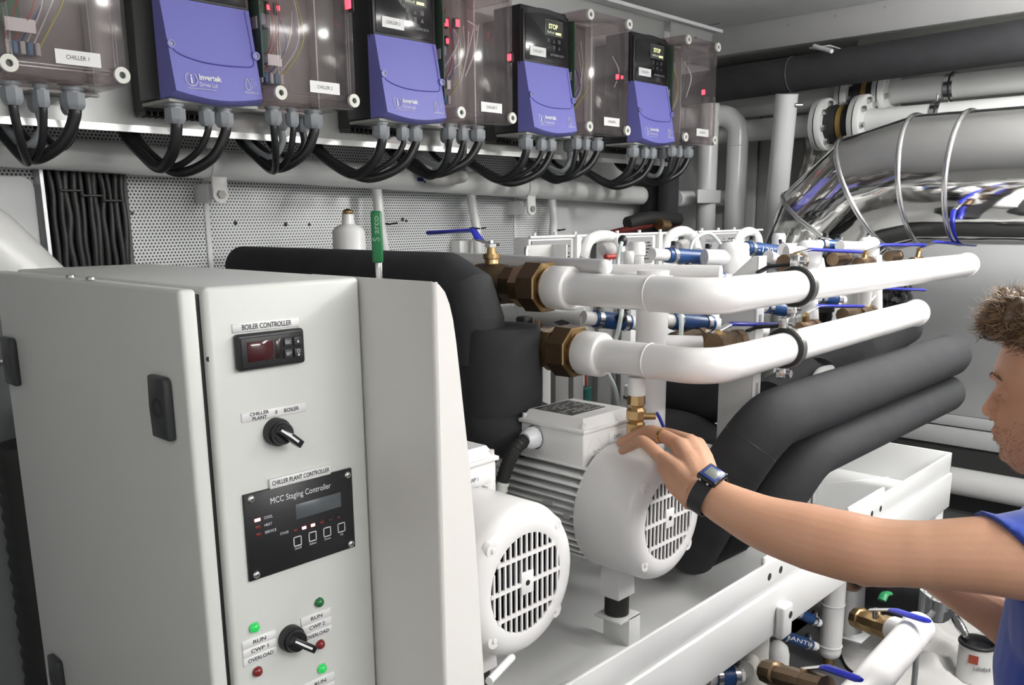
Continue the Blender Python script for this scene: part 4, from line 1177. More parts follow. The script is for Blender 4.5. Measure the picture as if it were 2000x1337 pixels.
def brass_train(z, ys, label, name, valve=False):
    xh = 1.362
    t = thing(name, label, 'valve' if valve else 'pipe union', (xh, ys, z-0.05))
    y = ys
    B().lathe((xh, y, z), (0, 1, 0), [(0, 0), (0, 0.039), (0.012, 0.039), (0.012, 0)], 32).done('union_tail', BRASSD, t)
    B().lathe((xh, y+0.010, z), (0, 1, 0), [(0, 0.040), (0.002, 0.0535), (0.044, 0.0545), (0.050, 0.048), (0.050, 0)], 8, phase=0.39).done('union_nut', BRASSD, t, sharp=15)
    B().lathe((xh, y+0.0095, z), (0, 1, 0), [(0, 0.042), (0.0, 0.0515), (0.0025, 0.0538), (0.0025, 0.042)], 8, phase=0.39, closed=True).done('nut_chamfer', BRASS, t, sharp=15)
    B().lathe((xh, y+0.060, z), (0, 1, 0), [(0, 0), (0, 0.036), (0.004, 0.045), (0.026, 0.045), (0.030, 0.036), (0.030, 0)], 8, phase=0.2).done('end_nut', BRASS, t, sharp=15)
    B().lathe((xh, y+0.088, z), (0, 1, 0), [(0, 0), (0, 0.040), (0.03, 0.042), (0.036, 0.036), (0.036, 0)], 8, phase=0.39).done('end_nut', BRASSD, t, sharp=15)
    if valve:
        B().lathe((xh, y+0.122, z), (0, 1, 0), [(0, 0), (0, 0.034), (0.012, 0.042), (0.05, 0.046), (0.09, 0.042), (0.105, 0.034), (0.105, 0)], 28).done('valve_body', BRASSD, t)
        B().lathe((xh, y+0.226, z), (0, 1, 0), [(0, 0), (0, 0.036), (0.006, 0.044), (0.03, 0.044), (0.036, 0.036), (0.07, 0.034), (0.07, 0)], 8, phase=0.39).done('end_nut', BRASS, t, sharp=15)
        B().lathe((xh, y+0.172, z+0.036), (0, 0, 1), [(0, 0), (0, 0.018), (0.016, 0.016), (0.018, 0.020), (0.028, 0.020), (0.028, 0.011), (0.046, 0.010), (0.046, 0)], 12).done('stem', BRASS, t)
        B().lathe((xh, y+0.172, z+0.078), (0, 0, 1), [(0, 0), (0, 0.014), (0.007, 0.014), (0.009, 0.006), (0.014, 0.005), (0.014, 0)], 6).done('stem_nut', STEEL, t)
        p0 = V(xh, y+0.172, z+0.083)
        a_ = B()
        a_.tube([p0+V(0.012, -0.012, 0), p0, p0+V(0, 0.045, 0.012)], 0.011, 8, flat=0.3)
        a_.done('lever_arm', STEEL, t)
        q0 = at(956, 468, Y=y+0.21)
        B().tube([p0+V(0, 0.035, 0.010), p0+V(0, 0.055, 0.030), p0+V(0, 0.20, 0.024)], 0.011, 10, flat=0.45).done('lever_grip', BLUEH, t)
    return t
brass_train(1.410, 1.168, 'bronze union and ball valve with blue lever on the upper header', 'union_valve', True)
brass_train(1.284, 1.088, 'bronze union fitting on the lower header beside the black foam', 'union_fitting')

# white post carrying the clamps
ps = thing('support_post', 'white slotted channel post behind the two white headers', 'post', (1.73, 0.95, ZTR))
xq, yq0, yq1 = 1.722, 0.905, 0.985
ztop = 1.466
b = B()
b.prism([(xq, yq0, 1.0), (xq, yq0, ztop), (xq, yq0+0.010, ztop), (xq, yq1, ztop-0.062), (xq, yq1, 1.0)], (0.004, 0, 0), 0.0006)
b.done('web', TRAYW, ps)
B().box((xq, yq0+0.02, 1.0), (xq+0.03, 1.5, 1.03), 0.001).done('back_arm', TRAYW, ps)
B().box((xq, 1.38, ZTR), (xq+0.03, 1.42, 1.03), 0.001).done('rear_leg', TRAYW, ps)
fl_ = B().box((xq, yq0-0.004, 1.0), (xq+0.035, yq0, ztop), 0.0012).done('flange', WHITE, ps)
for k in range(6):
    zz = 1.40-0.075*k
    B().box((xq+0.012, yq0-0.0046, zz-0.016), (xq+0.024, yq0-0.0036, zz+0.016), 0.0004, 1).done('slot', mat('slot_grey', (0.32, 0.32, 0.32), 0.5), fl_)

# ================================================================== pair of black foam pipes
up = thing('foam_pipe', 'upper of two long black foam insulated pipes beside the man', 'insulated pipe', (2.0, 0.8, 1.09))
lo = thing('foam_pipe', 'lower of two long black foam insulated pipes above the skid rail', 'insulated pipe', (2.1, 0.8, 0.97))
def foam_run(t, pts, r, rad, n=4, seam=()):
    B().tube(bend(pts, rad, n), r, 36).done('foam_sleeve', FOAM, t, sharp=24)
    for (c, ax) in seam:
        B().torus(c, ax, r-0.0008, 0.0012, 36, 6).done('foam_joint', BLK, t)
ru, rl_ = 0.0605, 0.054
a0 = V(2.70, 0.80, 1.147); a1 = V(1.60, 0.80, 1.147)
k1 = at(1437, 905, Y=0.84)
k2 = V(k1.x-0.02, 0.93, 0.86)
foam_run(up, [a0, a1, k1, V(k1.x+0.10, 1.0, 0.80)], ru, 0.10, 5, [((a1+(k1-a1)*0.55), (k1-a1))])
B().lathe(a0, (1, 0, 0), [(0, ru), (0.02, ru*0.95), (0.04, ru*0.72), (0.05, ru*0.35), (0.053, 0)], 32).done('foam_end', FOAM, up)
c0 = V(2.70, 0.80, 1.034); c1 = V(1.80, 0.80, 1.034)
k3 = at(1512, 985, Y=0.83)
foam_run(lo, [c0, c1, k3, V(k3.x+0.02, 1.0, 0.80)], rl_, 0.09, 5)
B().lathe(c0, (1, 0, 0), [(0, rl_), (0.02, rl_*0.95), (0.04, rl_*0.72), (0.05, rl_*0.35), (0.053, 0)], 32).done('foam_end', FOAM, lo)
# boxed foam at their foot
bt_ = at(1355, 1126, Z=ZTR+0.004)
fb_ = B()
cA, cB_, cC = at(1300, 1090, Z=ZTR+0.004), at(1358, 1127, Z=ZTR+0.004), at(1466, 1074, Z=ZTR+0.004)
back = V(0.0, 0.22, 0)
poly = [cA, cB_, cC, cC+back*0.9, cA+back]
fb_.prism(poly, (0, 0, 0.20), 0.012)
tag(fb_.done('foam_block', FOAM), 'black foam covered block on the tray below the resting hand', 'insulation')
tag(B().tube([at(1285, 765, Y=1.25), at(1432, 772, Y=1.05)], 0.07, 28).done('foam_pipe', FOAM), 'short black foam pipe behind the small brass drain cock', 'insulated pipe')
tag(B().tube(spline([at(1215, 850, Y=1.30), at(1270, 838, Y=1.2), at(1345, 850, Y=1.12), at(1420, 890, Y=1.05)], 5), 0.055, 24).done('foam_pipe', FOAM), 'black foam pipe running behind the resting hand', 'insulated pipe')

# green lever standing above the foam
gl_ = thing('green_lever_valve', 'upright green gripped valve lever behind the white cover', 'valve', at(742, 600, D=1.55))
gD = 1.55
ga, gb = at(740, 413, D=gD), at(735, 512, D=gD)
uu = (ga-gb).normalized()
RG = V(RGT.x, RGT.y, 0).normalized()
FG = V(FWD.x, FWD.y, 0).normalized()
Mg = Matrix.Translation((ga+gb)/2) @ Matrix(((RG.x, FG.x, 0, 0), (RG.y, FG.y, 0, 0), (0, 0, 1, 0), (0, 0, 0, 1)))
L_ = (ga-gb).length
B().box((-0.0105, -0.006, -L_/2), (0.0085, 0.006, L_/2), 0.003, 2, M=Mg).done('lever_grip', GREENH, gl_)
B().box((-0.006, -0.002, -L_/2-0.04), (0.006, 0.002, -L_/2+0.01), 0.001, 1, M=Mg).done('lever_blade', STEEL, gl_)
text('arco', Mg @ V(-0.001, -0.0063, 0.021), 0.016, mat('green_print', (0.32, 0.5, 0.36), 0.5), gl_, u=(0, 0, 1), v=tuple(-RG), width=0.030)
text('S', Mg @ V(-0.001, -0.0063, -0.004), 0.017, mat('green_print', (0.32, 0.5, 0.36), 0.5), gl_, u=(0, 0, 1), v=tuple(-RG), name='logo_mark')
gv = at(742, 600, D=gD)
B().lathe(gv-V(0, 0, 0.03), (0, 0, 1), [(0, 0), (0, 0.012), (0.06, 0.012), (0.06, 0)], 12).done('stem', BRASS, gl_)
B().tube([gv-V(0.1, 0, 0.05), gv+V(0.1, 0, -0.05)], 0.03, 18).done('valve_body', BRASSD, gl_)

# white pressure bottle with brass cap, and the white pipe it sits on
bo = thing('pressure_bottle', 'white painted air bottle with a brass cap near the perforated wall', 'bottle', at(685, 540, Y=1.95))
c = at(684, 520, Y=1.95)
zz = [at(684, y_, Y=1.95).z-c.z for y_ in (520, 475, 452, 443, 440, 418)]
rB = (at(717, 470, Y=1.95).x-at(651, 470, Y=1.95).x)/2*0.80
rN = rB*0.34
B().lathe(c-V(0, 0, 0.08), (0, 0, 1), [(0, 0), (0, rB), (0.08+zz[1], rB), (0.08+zz[1]+0.001, rB*0.985), (0.08+zz[2], rB*0.98), (0.08+zz[3], rB*0.8), (0.08+zz[4]+0.004, rN*1.15), (0.08+zz[5], rN), (0.08+zz[5], 0)], 28).done('bottle_body', WHITE, bo)
B().lathe(c+V(0, 0, zz[5]), (0, 0, 1), [(0, 0), (0, rN*0.9), (0.004, rN), (0.008, rN), (0.012, rN*0.6), (0.015, 0)], 10).done('cap', BRASS, bo)
wpp = thing('white_branch_pipe', 'white pipe with weld rings running towards the perforated wall behind the green lever', 'pipe', at(780, 530, Y=1.75))
B().tube([at(610, 530, D=2.45), at(865, 520, D=2.05)], 0.03, 24).done('pipe_run', PIPEG, wpp)
for (px_, py_, dd) in ((703, 521, 2.30), (770, 519, 2.2)):
    B().torus(at(px_, py_, D=dd), at(610, 530, D=2.45)-at(865, 520, D=2.05), 0.0305, 0.002, 24, 6).done('weld_ring', PIPEG, wpp)

# ================================================================== far end: duct, ceiling pipe, flanged pipes, corner pipes
dct = thing('exhaust_duct', 'large polished stainless exhaust duct bending down at the far end', 'duct', (3.1, 1.0, 1.0))
DX, DZ, DR = 3.1, 1.660, 0.208
YB, RB = 0.985, 0.34
angs = [0, 12, 36, 60, 84]
cent = [V(DX, -1.2, DZ), V(DX, 0.93, DZ), V(DX, 1.055, DZ)]
def arc(a):
    a = math.radians(a)
    return V(DX, YB+0.07+RB*math.sin(a), DZ-RB*(1-math.cos(a)))
rings_at = [(V(DX, 0.93, DZ), V(0, 1, 0))]
joints = [V(DX, -1.2, DZ), V(DX, 0.915, DZ)]+[arc(a) for a in (0, 28, 56, 84)]
joints.append(joints[-1]+V(0, 0.06, -0.7))
for k, (a, b_) in enumerate(zip(joints, joints[1:])):
    # mitred gore: each end cut square to the bisector
    def nrm(i):
        if i == 0: return (joints[1]-joints[0]).normalized()
        if i == len(joints)-1: return (joints[-1]-joints[-2]).normalized()
        return ((joints[i]-joints[i-1]).normalized()+(joints[i+1]-joints[i]).normalized()).normalized()
    n0, n1 = nrm(k), nrm(k+1)
    ax = (b_-a).normalized()
    u = V(1, 0, 0)
    w = ax.cross(u)
    vs, fs = [], []
    N = 56
    for j in range(N):
        d = u*math.cos(2*PI*j/N)*DR+w*math.sin(2*PI*j/N)*DR
        for (c, n) in ((a, n0), (b_, n1)):
            t_ = -(d.dot(n))/(ax.dot(n))
            vs.append(c+d+ax*t_)
    for j in range(N):
        j2 = (j+1) % N
        fs.append((2*j, 2*j2, 2*j2+1, 2*j+1))
    b = B()
    b.faces(vs, fs)
    b.done('duct_segment', CHROME, dct)
    if k:
        # bead band around the joint
        b = B()
        pts = []
        for j in range(N):
            d = u*math.cos(2*PI*j/N)*(DR+0.002)+w*math.sin(2*PI*j/N)*(DR+0.002)
            t_ = -(d.dot(n0))/(ax.dot(n0))
            pts.append(a+d+ax*t_)
        m_ = 8
        vs = []
        for j in range(N):
            rad = (pts[j]-a).normalized()
            for q in range(m_):
                an = 2*PI*q/m_
                vs.append(pts[j]+rad*math.cos(an)*0.005+n0*math.sin(an)*0.008)
        fs = [(j*m_+q, j*m_+(q+1) % m_, ((j+1) % N)*m_+(q+1) % m_, ((j+1) % N)*m_+q) for j in range(N) for q in range(m_)]
        b.faces(vs, fs)
        b.done('joint_band', STEEL, dct)

# black foam pipe under the ceiling
ca, cb_ = at(1395, 168, X=3.46), at(2000, 78, X=3.46)
dirv = (cb_-ca)
rblk = 0.067
bp_ = thing('ceiling_foam_pipe', 'black foam insulated pipe crossing high under the header beam', 'insulated pipe', (3.46, 1.4, 1.98))
B().tube([ca-dirv*0.13, cb_+dirv*1.0], rblk, 32).done('foam_sleeve', FOAM, bp_)
c = at(1549, 130, X=3.46)
B().torus(ca+dirv*((c.y-ca.y)/dirv.y), dirv, rblk, 0.002, 32, 6).done('foam_joint', mat('joint_tape', (0.12, 0.12, 0.13), 0.4), bp_)
p = at(1600, 92, X=3.42)
B().box((3.40, p.y-0.05, p.z-0.004), (3.58, p.y+0.03, p.z), 0.001).done('hanger_strap', WALLW, bp_)
B().tube([at(1590, 90, X=3.40), at(1625, 100, X=3.36)], 0.008, 8).done('hanger_edge', WALLW, bp_)

def flange(c, r, t, nb=8, hub=0.045):
    ax = V(0, -1, 0)
    f = B().lathe(c, ax, [(-0.03, 0), (-0.03, r*0.98), (-0.012, r), (-0.012, 0)], 32).done('flange', mat('flange_grey', (0.42, 0.43, 0.43), 0.4), t)
    B().lathe(c, ax, [(-0.012, 0), (-0.012, r*0.95), (-0.006, r*0.95), (-0.006, 0)], 32).done('gasket', RUB, f)
    B().lathe(c, ax, [(-0.006, 0), (-0.006, r), (0.014, r), (0.016, r*0.985), (0.016, 0)], 32).done('flange_ring', mat('flange_white', (0.62, 0.63, 0.62), 0.35), f)
    for k in range(nb):
        a = 2*PI*k/nb+0.25
        q = V(c.x+r*0.78*math.cos(a), c.y-0.016, c.z+r*0.78*math.sin(a))
        B().cyl(q, q+V(0, -0.016, 0), 0.0115, n=6).done('flange_bolt', GALV, f)
    return f
FLG = mat('flange_pipe_white', (0.58, 0.59, 0.58), 0.35)
for k, (xp, pl, pr, pend, lab) in enumerate(((3.56, (1612, 251), (1688, 229), (1995, 208), 'lower front'), (3.70, (1662, 192), (1735, 178), (1995, 158), 'upper rear'))):
    t = thing('flanged_pipe', 'grey white %s flanged pipe with a black rubber bellows at the far end' % lab, 'pipe', (xp, 1.4, 1.85), 'flanged pipes at the far end')
    l_, r_, e_ = at(*pl, X=xp), at(*pr, X=xp), at(*pend, X=xp)
    zc_ = (l_.z+r_.z)/2
    l_.z = r_.z = zc_
    flange(l_, 0.102, t)
    flange(r_, 0.102, t)
    ga, gb = l_.y-0.016, r_.y+0.03
    B().lathe((xp, ga, zc_), (0, -1, 0), [(0, 0), (0, 0.068), ((ga-gb)*0.25, 0.074), ((ga-gb)*0.45, 0.062), ((ga-gb)*0.5, 0.062), ((ga-gb)*0.75, 0.074), (ga-gb, 0.066), (ga-gb, 0)], 28).done('bellows', RUB, t)
    B().lathe((xp, ga-(ga-gb)*0.47, zc_), (0, -1, 0), [(0, 0.06), (0, 0.070), (0.02, 0.070), (0.02, 0.06)], 28, closed=True).done('bellows_band', mat('ochre_band', (0.26, 0.17, 0.04), 0.5), t)
    B().tube([r_, V(xp, -1.2, zc_)], 0.045, 28).done('pipe_run', FLG, t)
    B().tube([l_, V(xp, (2.12, 2.28)[k], zc_)], 0.045, 24).done('pipe_run', FLG, t)
    cy_ = at((1832, 1857)[k], (213, 180)[k], X=xp).y
    for sg in (1, -1):
        B().box((xp-0.02, cy_-0.003, zc_+sg*0.046), (xp+0.02, cy_+0.003, zc_+sg*0.046+sg*0.03), 0.001).done('clamp_ear', STEEL, t)
    B().lathe((xp, cy_+0.016, zc_), (0, -1, 0), [(0, 0.045), (0, 0.051), (0.032, 0.051), (0.032, 0.045)], 28, closed=True).done('clamp_band', STEEL, t)
    B().lathe((xp, cy_-0.001, zc_), (0, -1, 0), [(0, 0.045), (0, 0.054), (0.006, 0.054), (0.006, 0.045)], 28, closed=True).done('clamp_rubber', RUB, t)

# corner pipes
CW = mat('corner_pipe_white', (0.64, 0.65, 0.65), 0.25)
t = thing('corner_pipe', 'white upright pipe just right of the last control box', 'pipe', (3.48, 2.08, 0.8), 'white upright pipes in the far corner')
c0 = at(1378, 430, Y=2.08)
B().tube([(c0.x, c0.y, 0.85), (c0.x, c0.y, 2.02)], 0.042, 26).done('pipe_run', CW, t)
zc_ = at(1370, 384, Y=2.08).z
B().box((c0.x-0.15, c0.y-0.05, zc_-0.028), (c0.x+0.05, c0.y-0.044, zc_+0.028), 0.003).done('clamp_strap', CW, t)
B().ring((c0.x, c0.y, zc_), (0, 0, 1), 0.042, 0.049, 0.056, 26).done('clamp_band', CW, t)
B().cyl((c0.x+0.075, c0.y-0.045, zc_), (c0.x+0.075, c0.y-0.075, zc_), 0.03, n=20).done('clamp_boss', CW, t)
B().cyl((c0.x+0.065, c0.y-0.075, zc_), (c0.x+0.065, c0.y-0.088, zc_), 0.012, n=6).done('clamp_bolt', GALV, t)
t = thing('corner_pipe', 'white gooseneck pipe turning over at the top in the far corner', 'pipe', (3.6, 2.02, 0.8), 'white upright pipes in the far corner')
g0, g1 = at(1434, 440, Y=1.97), at(1436, 232, Y=1.97)
B().tube(bend([(g0.x, 1.97, 0.85), (g0.x, 1.97, g1.z+0.02), (g0.x-0.05, 2.22, g1.z+0.02)], 0.085, 10), 0.045, 26).done('pipe_run', CW, t)
B().torus((g0.x, 1.97, at(1440, 285, Y=1.97).z), (0, 0, 1), 0.0455, 0.002, 26, 6).done('weld_ring', CW, t)
t = thing('corner_pipe', 'thick white upright pipe rising to the black ceiling pipe', 'pipe', (3.46, 1.74, 0.8), 'white upright pipes in the far corner')
u0, u1 = at(1511, 455, Y=1.76), at(1537, 183, Y=1.70)
du = (u0-u1)
B().tube([u1, u0+du*2.0], 0.0445, 28).done('pipe_run', CW, t)
p = at(1553, 205, Y=1.66)
B().cyl(p, p+V(0.02, -0.02, 0), 0.008, n=8).done('drain_plug', GALV, t)
t = thing('stub_pipe', 'short white pipe with brass ball end low in the far corner', 'pipe', (3.6, 2.0, 1.5))
s0, s1 = at(1320, 388, Y=2.14), at(1452, 387, Y=2.14)
B().tube([s0, s1], 0.034, 22).done('pipe_run', CW, t)
e_ = at(1467, 388, Y=2.10)
B().lathe(s1, e_-s1, [(0, 0), (0, 0.036), (0.05, 0.04), (0.06, 0.03), (0.06, 0)], 12).done('brass_nut', BRASS, t)
B().ball(at(1484, 388, Y=2.10), 0.034, n=18).done('ball_end', WHITE, t)
for k in range(3):
    q = at(1459+7*k, 372, Y=2.09)
    B().cyl(q, q+V(0, 0, 0.045), 0.004, 0.001, n=6).done('tie_tail', STEEL, t)
# two wrinkled foil ducts
for k, (px_, lab) in enumerate(((1577, 'left'), (1602, 'right'))):
    pts = []
    c = at(px_, 300, X=3.76)
    for j in range(18):
        s = j/17
        pts.append(V(c.x, c.y-0.02*math.sin(2.6*PI*s)-0.03*s, 1.95-0.5*s))
    tag(B().tube(spline(pts, 3), [0.036+0.002*math.sin(j*0.9) for j in range(52)], 16).done('foil_duct', mat('dull_foil', (0.5, 0.49, 0.46), 0.32, 0.9)), '%s of two wavy foil wrapped ducts behind the flanges' % lab, 'duct', 'foil ducts at the far end')
# black foam drop at the end of the wall pipe
fdp = thing('foam_drop', 'black foam wrapped drop pipes where the wall pipe ends', 'insulated pipe', (3.25, 2.2, 1.2))
q = at(1284, 390, Y=2.22)
B().tube([(q.x, 2.22, 1.2), (q.x, 2.22, 1.80)], 0.075, 24).done('foam_sleeve', FOAM, fdp)
q = at(1306, 370, Y=2.12)
B().tube([(q.x, 2.12, 1.3), (q.x, 2.12, 1.87)], 0.042, 24).done('foam_sleeve', FOAM, fdp)
rdj = thing('red_jacket', 'dark red and black bundle on top behind the chiller casings', 'bundle', at(1270, 460, Y=2.0))
B().tube(spline([at(1185, 458, Y=2.05), at(1230, 447, Y=2.0), at(1290, 436, Y=2.0), at(1320, 440, Y=2.0)], 5), 0.022, 10, flat=0.6).done('red_cover', PLUGRED, rdj)
B().tube(spline([at(1225, 436, Y=2.0), at(1270, 425, Y=1.98), at(1325, 428, Y=1.98)], 5), 0.025, 10).done('black_cover', RUB, rdj)
B().cyl(at(1287, 438, Y=1.95), at(1303, 440, Y=1.95), 0.022, n=8).done('brass_fitting', BRASS, rdj)
q = at(1270, 450, Y=2.0)
B().box((q.x-0.25, 1.93, q.z-0.05), (q.x+0.2, YW-0.004, q.z-0.03), 0.002).done('shelf', mat('shelf_dark', (0.1, 0.1, 0.1), 0.6), rdj)

# white pipe along the foot of the far wall and black recess
ft = thing('skirting_pipe', 'thick white pipe along the foot of the far wall', 'pipe', (3.72, 0.8, 0.45))
f0, f1 = at(1862, 940, X=3.72), at(2000, 962, X=3.72)
rf = abs(at(1930, 925, X=3.72).z-at(1930, 978, X=3.72).z)/2
zf = at(1930, 950, X=3.72).z
B().tube([(3.72, 1.55, zf), (3.72, -1.3, zf)], rf, 24).done('pipe_run', WHITE, ft)

# ================================================================== chillers, hoses and valves behind the headers
YU = 1.45
zt_ = at(1120, 458, Y=YU).z
names = ['nearest', 'second', 'third']
LABG = mat('casing_label_grey', (0.27, 0.27, 0.275), 0.45)
for k, (pa_, pb_) in enumerate(((1033, 1126), (1193, 1286), (1362, 1462))):
    xa, xb = at(pa_, 458, Y=YU).x, at(pb_, 458, Y=YU).x
    t = thing('chiller_unit', 'white chiller casing with printed grey data label, %s behind the headers' % names[k], 'chiller', ((xa+xb)/2, YU, ZTR), 'chiller casings')
    B().box((xa, YU, 1.25), (xb, YU+0.05, zt_-0.004), 0.003).done('casing', WHITE, t)
    B().box((xa+0.01, YU+0.004, ZTR+0.002), (xb, YU+0.3, 1.25), 0.003).done('lower_casing', WHITE, t)
    nx = at((1193, 1362, 1490)[k], 458, Y=YU).x
    B().box((xb, YU+0.06, ZTR+0.002), (nx-0.01, YU+0.2, zt_-0.01), 0.002).done('side_casing', mat('casing_white', (0.7, 0.71, 0.71), 0.4), t)
    B().box((xb-0.012, YU-0.012, 1.0), (xb+0.006, YU, zt_), 0.002).done('edge_trim', WHITE, t)
    B().box((xa, YU-0.006, zt_-0.006), (nx-0.01, YU+0.004, zt_), 0.001).done('top_rail', WHITE, t)
    w_ = xb-xa
    lb = B().box((xa+w_*.04, YU-0.003, zt_-0.085), (xb-w_*.14, YU, zt_-0.012)).done('data_label', LABG, t)
    text('CHILLER %d' % (k+1), (xa+w_*.24, YU-0.0031, zt_-0.032), 0.012, INK, lb, width=w_*.2)
    rn = random.Random(k)
    for j in range(6):
        b = B()
        xx = xa+w_*.40
        while xx < xb-w_*.2:
            L_ = rn.uniform(.004, .02)
            if rn.random() < .65: b.box((xx, YU-0.0034, zt_-0.03-0.009*j), (min(xx+L_, xb-w_*.17), YU-0.003, zt_-0.026-0.009*j))
            xx += L_+0.004
        b.done('print_line', INK, lb)
    for j in range(4):
        xx = xa+(nx-xa)*(j+.4)/4.2
        B().cyl((xx, YU+0.01, zt_-0.004), (xx, YU+0.01, zt_+0.007), 0.005, n=8).done('cap_screw', WHITE, t)
br_ = thing('angle_bracket', 'pale folded angle bracket in front of the nearest chiller casing', 'bracket', at(1050, 510, Y=1.40))
p0, p1 = at(1029, 479, Y=1.38), at(1080, 500, Y=1.38)
B().box((p0.x, 1.38, p1.z-0.06), (p1.x, 1.384, p0.z), 0.001).done('front_leaf', mat('bracket_grey', (0.5, 0.5, 0.48), 0.4), br_)
B().box((p1.x-0.004, 1.335, p1.z-0.06), (p1.x, 1.384, p0.z), 0.001).done('side_leaf', WHITE, br_)
wb_ = at(925, 478, Y=1.95)
tag(B().box((at(898, 470, Y=2.28).x, 2.28, 1.38), (at(946, 470, Y=2.28).x, YW-0.0005, at(920, 469, Y=2.28).z), 0.002).done('junction_case', WHITE), 'small white box against the perforated wall under the blue lever', 'box')

# white loop hoses
for k, pts in enumerate((((1137, 505, 1.44), (1150, 470, 1.44), (1178, 460, 1.44), (1204, 470, 1.42), (1212, 500, 1.38)), ((1296, 492, 1.44), (1308, 462, 1.44), (1332, 451, 1.44), (1352, 462, 1.42), (1362, 492, 1.38)), ((1436, 480, 1.44), (1446, 460, 1.44), (1462, 452, 1.44), (1477, 460, 1.42), (1482, 480, 1.38)))):
    tag(B().tube(spline([at(x, y, Y=yy) for (x, y, yy) in pts], 7), 0.0155, 14).done('loop_hose', WHITE), 'white loop hose arching over the %s chiller connection' % names[k], 'hose', 'white loop hoses on the chillers')
# small inline pump bodies inside the loops
for k, (x, y) in enumerate(((1186, 487), (1333, 480))):
    t = thing('vent_valve', 'grey vent fitting with a red tap under the %s loop hose' % names[k], 'valve', at(x, y+15, Y=1.36))
    c = at(x, y, Y=1.36)
    B().lathe(c-V(0.02, 0, 0), (1, 0, 0), [(0, 0), (0, 0.012), (0.01, 0.018), (0.035, 0.018), (0.045, 0.01), (0.05, 0)], 16).done('fitting_body', mat('fitting_grey', (0.55, 0.53, 0.52), 0.4), t)
    B().tube([c+V(-0.02, -0.01, -0.018), c+V(0.03, -0.012, -0.018)], 0.007, 8).done('red_tap', REDP, t)

def clipband(c, ax, r, t, screw=True):
    B().lathe(Vector(c)-Vector(ax).normalized()*0.006, ax, [(0, r), (0, r+0.002), (0.012, r+0.002), (0.012, r)], 20, closed=True).done('hose_clip', STEEL, t)
    if screw:
        p = Vector(c)+V(0, -0.004, r+0.004)
        B().lathe(p-V(0, 0.009, 0), (0, 1, 0), [(0, 0), (0, 0.0055), (0.016, 0.0055), (0.016, 0)], 8).done('clip_screw', STEEL, t)
        B().box(p+V(-0.006, -0.006, 0.002), p+V(0.008, 0.006, 0.012), 0.002).done('clip_cap', BLK, t)
def hose(a, b_, r, label, txt=None, group='blue silicone hoses'):
    a, b_ = Vector(a), Vector(b_)
    t = thing('blue_hose', label, 'hose', (a+b_)/2-V(0, 0, r), group)
    B().tube([a, b_], r, 20).done('hose_body', HOSEB, t)
    ax = b_-a
    clipband(a.lerp(b_, .12), ax, r, t)
    clipband(a.lerp(b_, .86), ax, r, t)
    B().tube([a-ax*.3, a], r*.8, 16).done('spigot', PIPEW, t)
    B().tube([b_, b_+ax*.2], r*.8, 16).done('spigot', PIPEW, t)
    if txt:
        u = ax.normalized()
        n = (CAM-(a+b_)/2)
        n = (n-u*n.dot(u)).normalized()
        v = n.cross(u)
        if v.z < 0: v = -v
        m_ = a.lerp(b_, .5)+n*(r+0.0008)
        text(txt, m_, r*1.05, PRINTW, t, u=u, v=v, width=ax.length*.62)
    return t
YH = 1.12
def hz(pa_, pb_, Y, r, label, txt=None):
    return hose(at(*pa_, Y=Y), at(*pb_, Y=Y-0.03), r, label, txt)
hz((1302, 498), (1392, 504), 1.15, 0.0175, 'blue hose in front of the white dome, upper row nearest')
hz((1456, 484), (1530, 492), 1.20, 0.0185, 'blue hose printed -120°C, upper row behind the post', '-120°C')
hz((1604, 478), (1640, 481), 1.05, 0.0165, 'blue hose farthest along the upper row')
hz((1330, 541), (1410, 545), 1.08, 0.0165, 'blue hose peeping above the upper header elbow', 'ASSIST')
hz((1160, 622), (1228, 630), 1.20, 0.0190, 'blue hose under the upper header, nearest the unions')
hz((1312, 626), (1388, 632), 1.05, 0.0190, 'blue hose between the two headers at the elbow')
hz((1352, 656), (1410, 662), 1.06, 0.0135, 'lower blue hose lying behind the bronze valve', 'H')
hz((1496, 598), (1540, 606), 1.02, 0.0175, 'blue hose right of the post between the headers')
hz((1600, 582), (1640, 586), 1.02, 0.0165, 'blue hose end below the upper header, far along')

# domed white vessels
for k, (x, y0_, r_px, Y, lab) in enumerate(((1432, 470, 32, 1.06, 'nearest, beside the post'), (1581, 467, 25, 1.0, 'middle one, behind the clamp'), (1698, 461, 20.5, 0.97, 'farthest of the three'))):
    top = at(x, y0_, Y=Y)
    D = (top-CAM).dot(FWD)
    r = r_px/FPX*D
    t = thing('domed_vessel', 'white domed air vessel, %s' % lab, 'vessel', (top.x, Y, 1.1), 'white domed vessels')
    B().lathe((top.x, Y, 1.05), (0, 0, 1), [(0, 0), (0, r*.62), (top.z-1.05-r*2.2, r*.64), (top.z-1.05-r*2.0, r*.80), (top.z-1.05-r*1.7, r), (top.z-1.05-r*1.1, r*1.01), (top.z-1.05-r*1.05, r), (top.z-1.05-r*.62, r), (top.z-1.05-r*.3, r*.86), (top.z-1.05-r*.1, r*.55), (top.z-1.05-.002, r*.2), (top.z-1.05, 0)], 30).done('vessel_body', WHITE, t)
    B().ball((top.x, Y, top.z), r*.12, n=10).done('vent_nipple', WHITE, t)
    B().tube([(top.x-r*.6, Y, top.z-r*1.0), (top.x-r*2.0, Y+0.03, top.z-r*.95)], r*.5, 16).done('side_port', PIPEW, t)
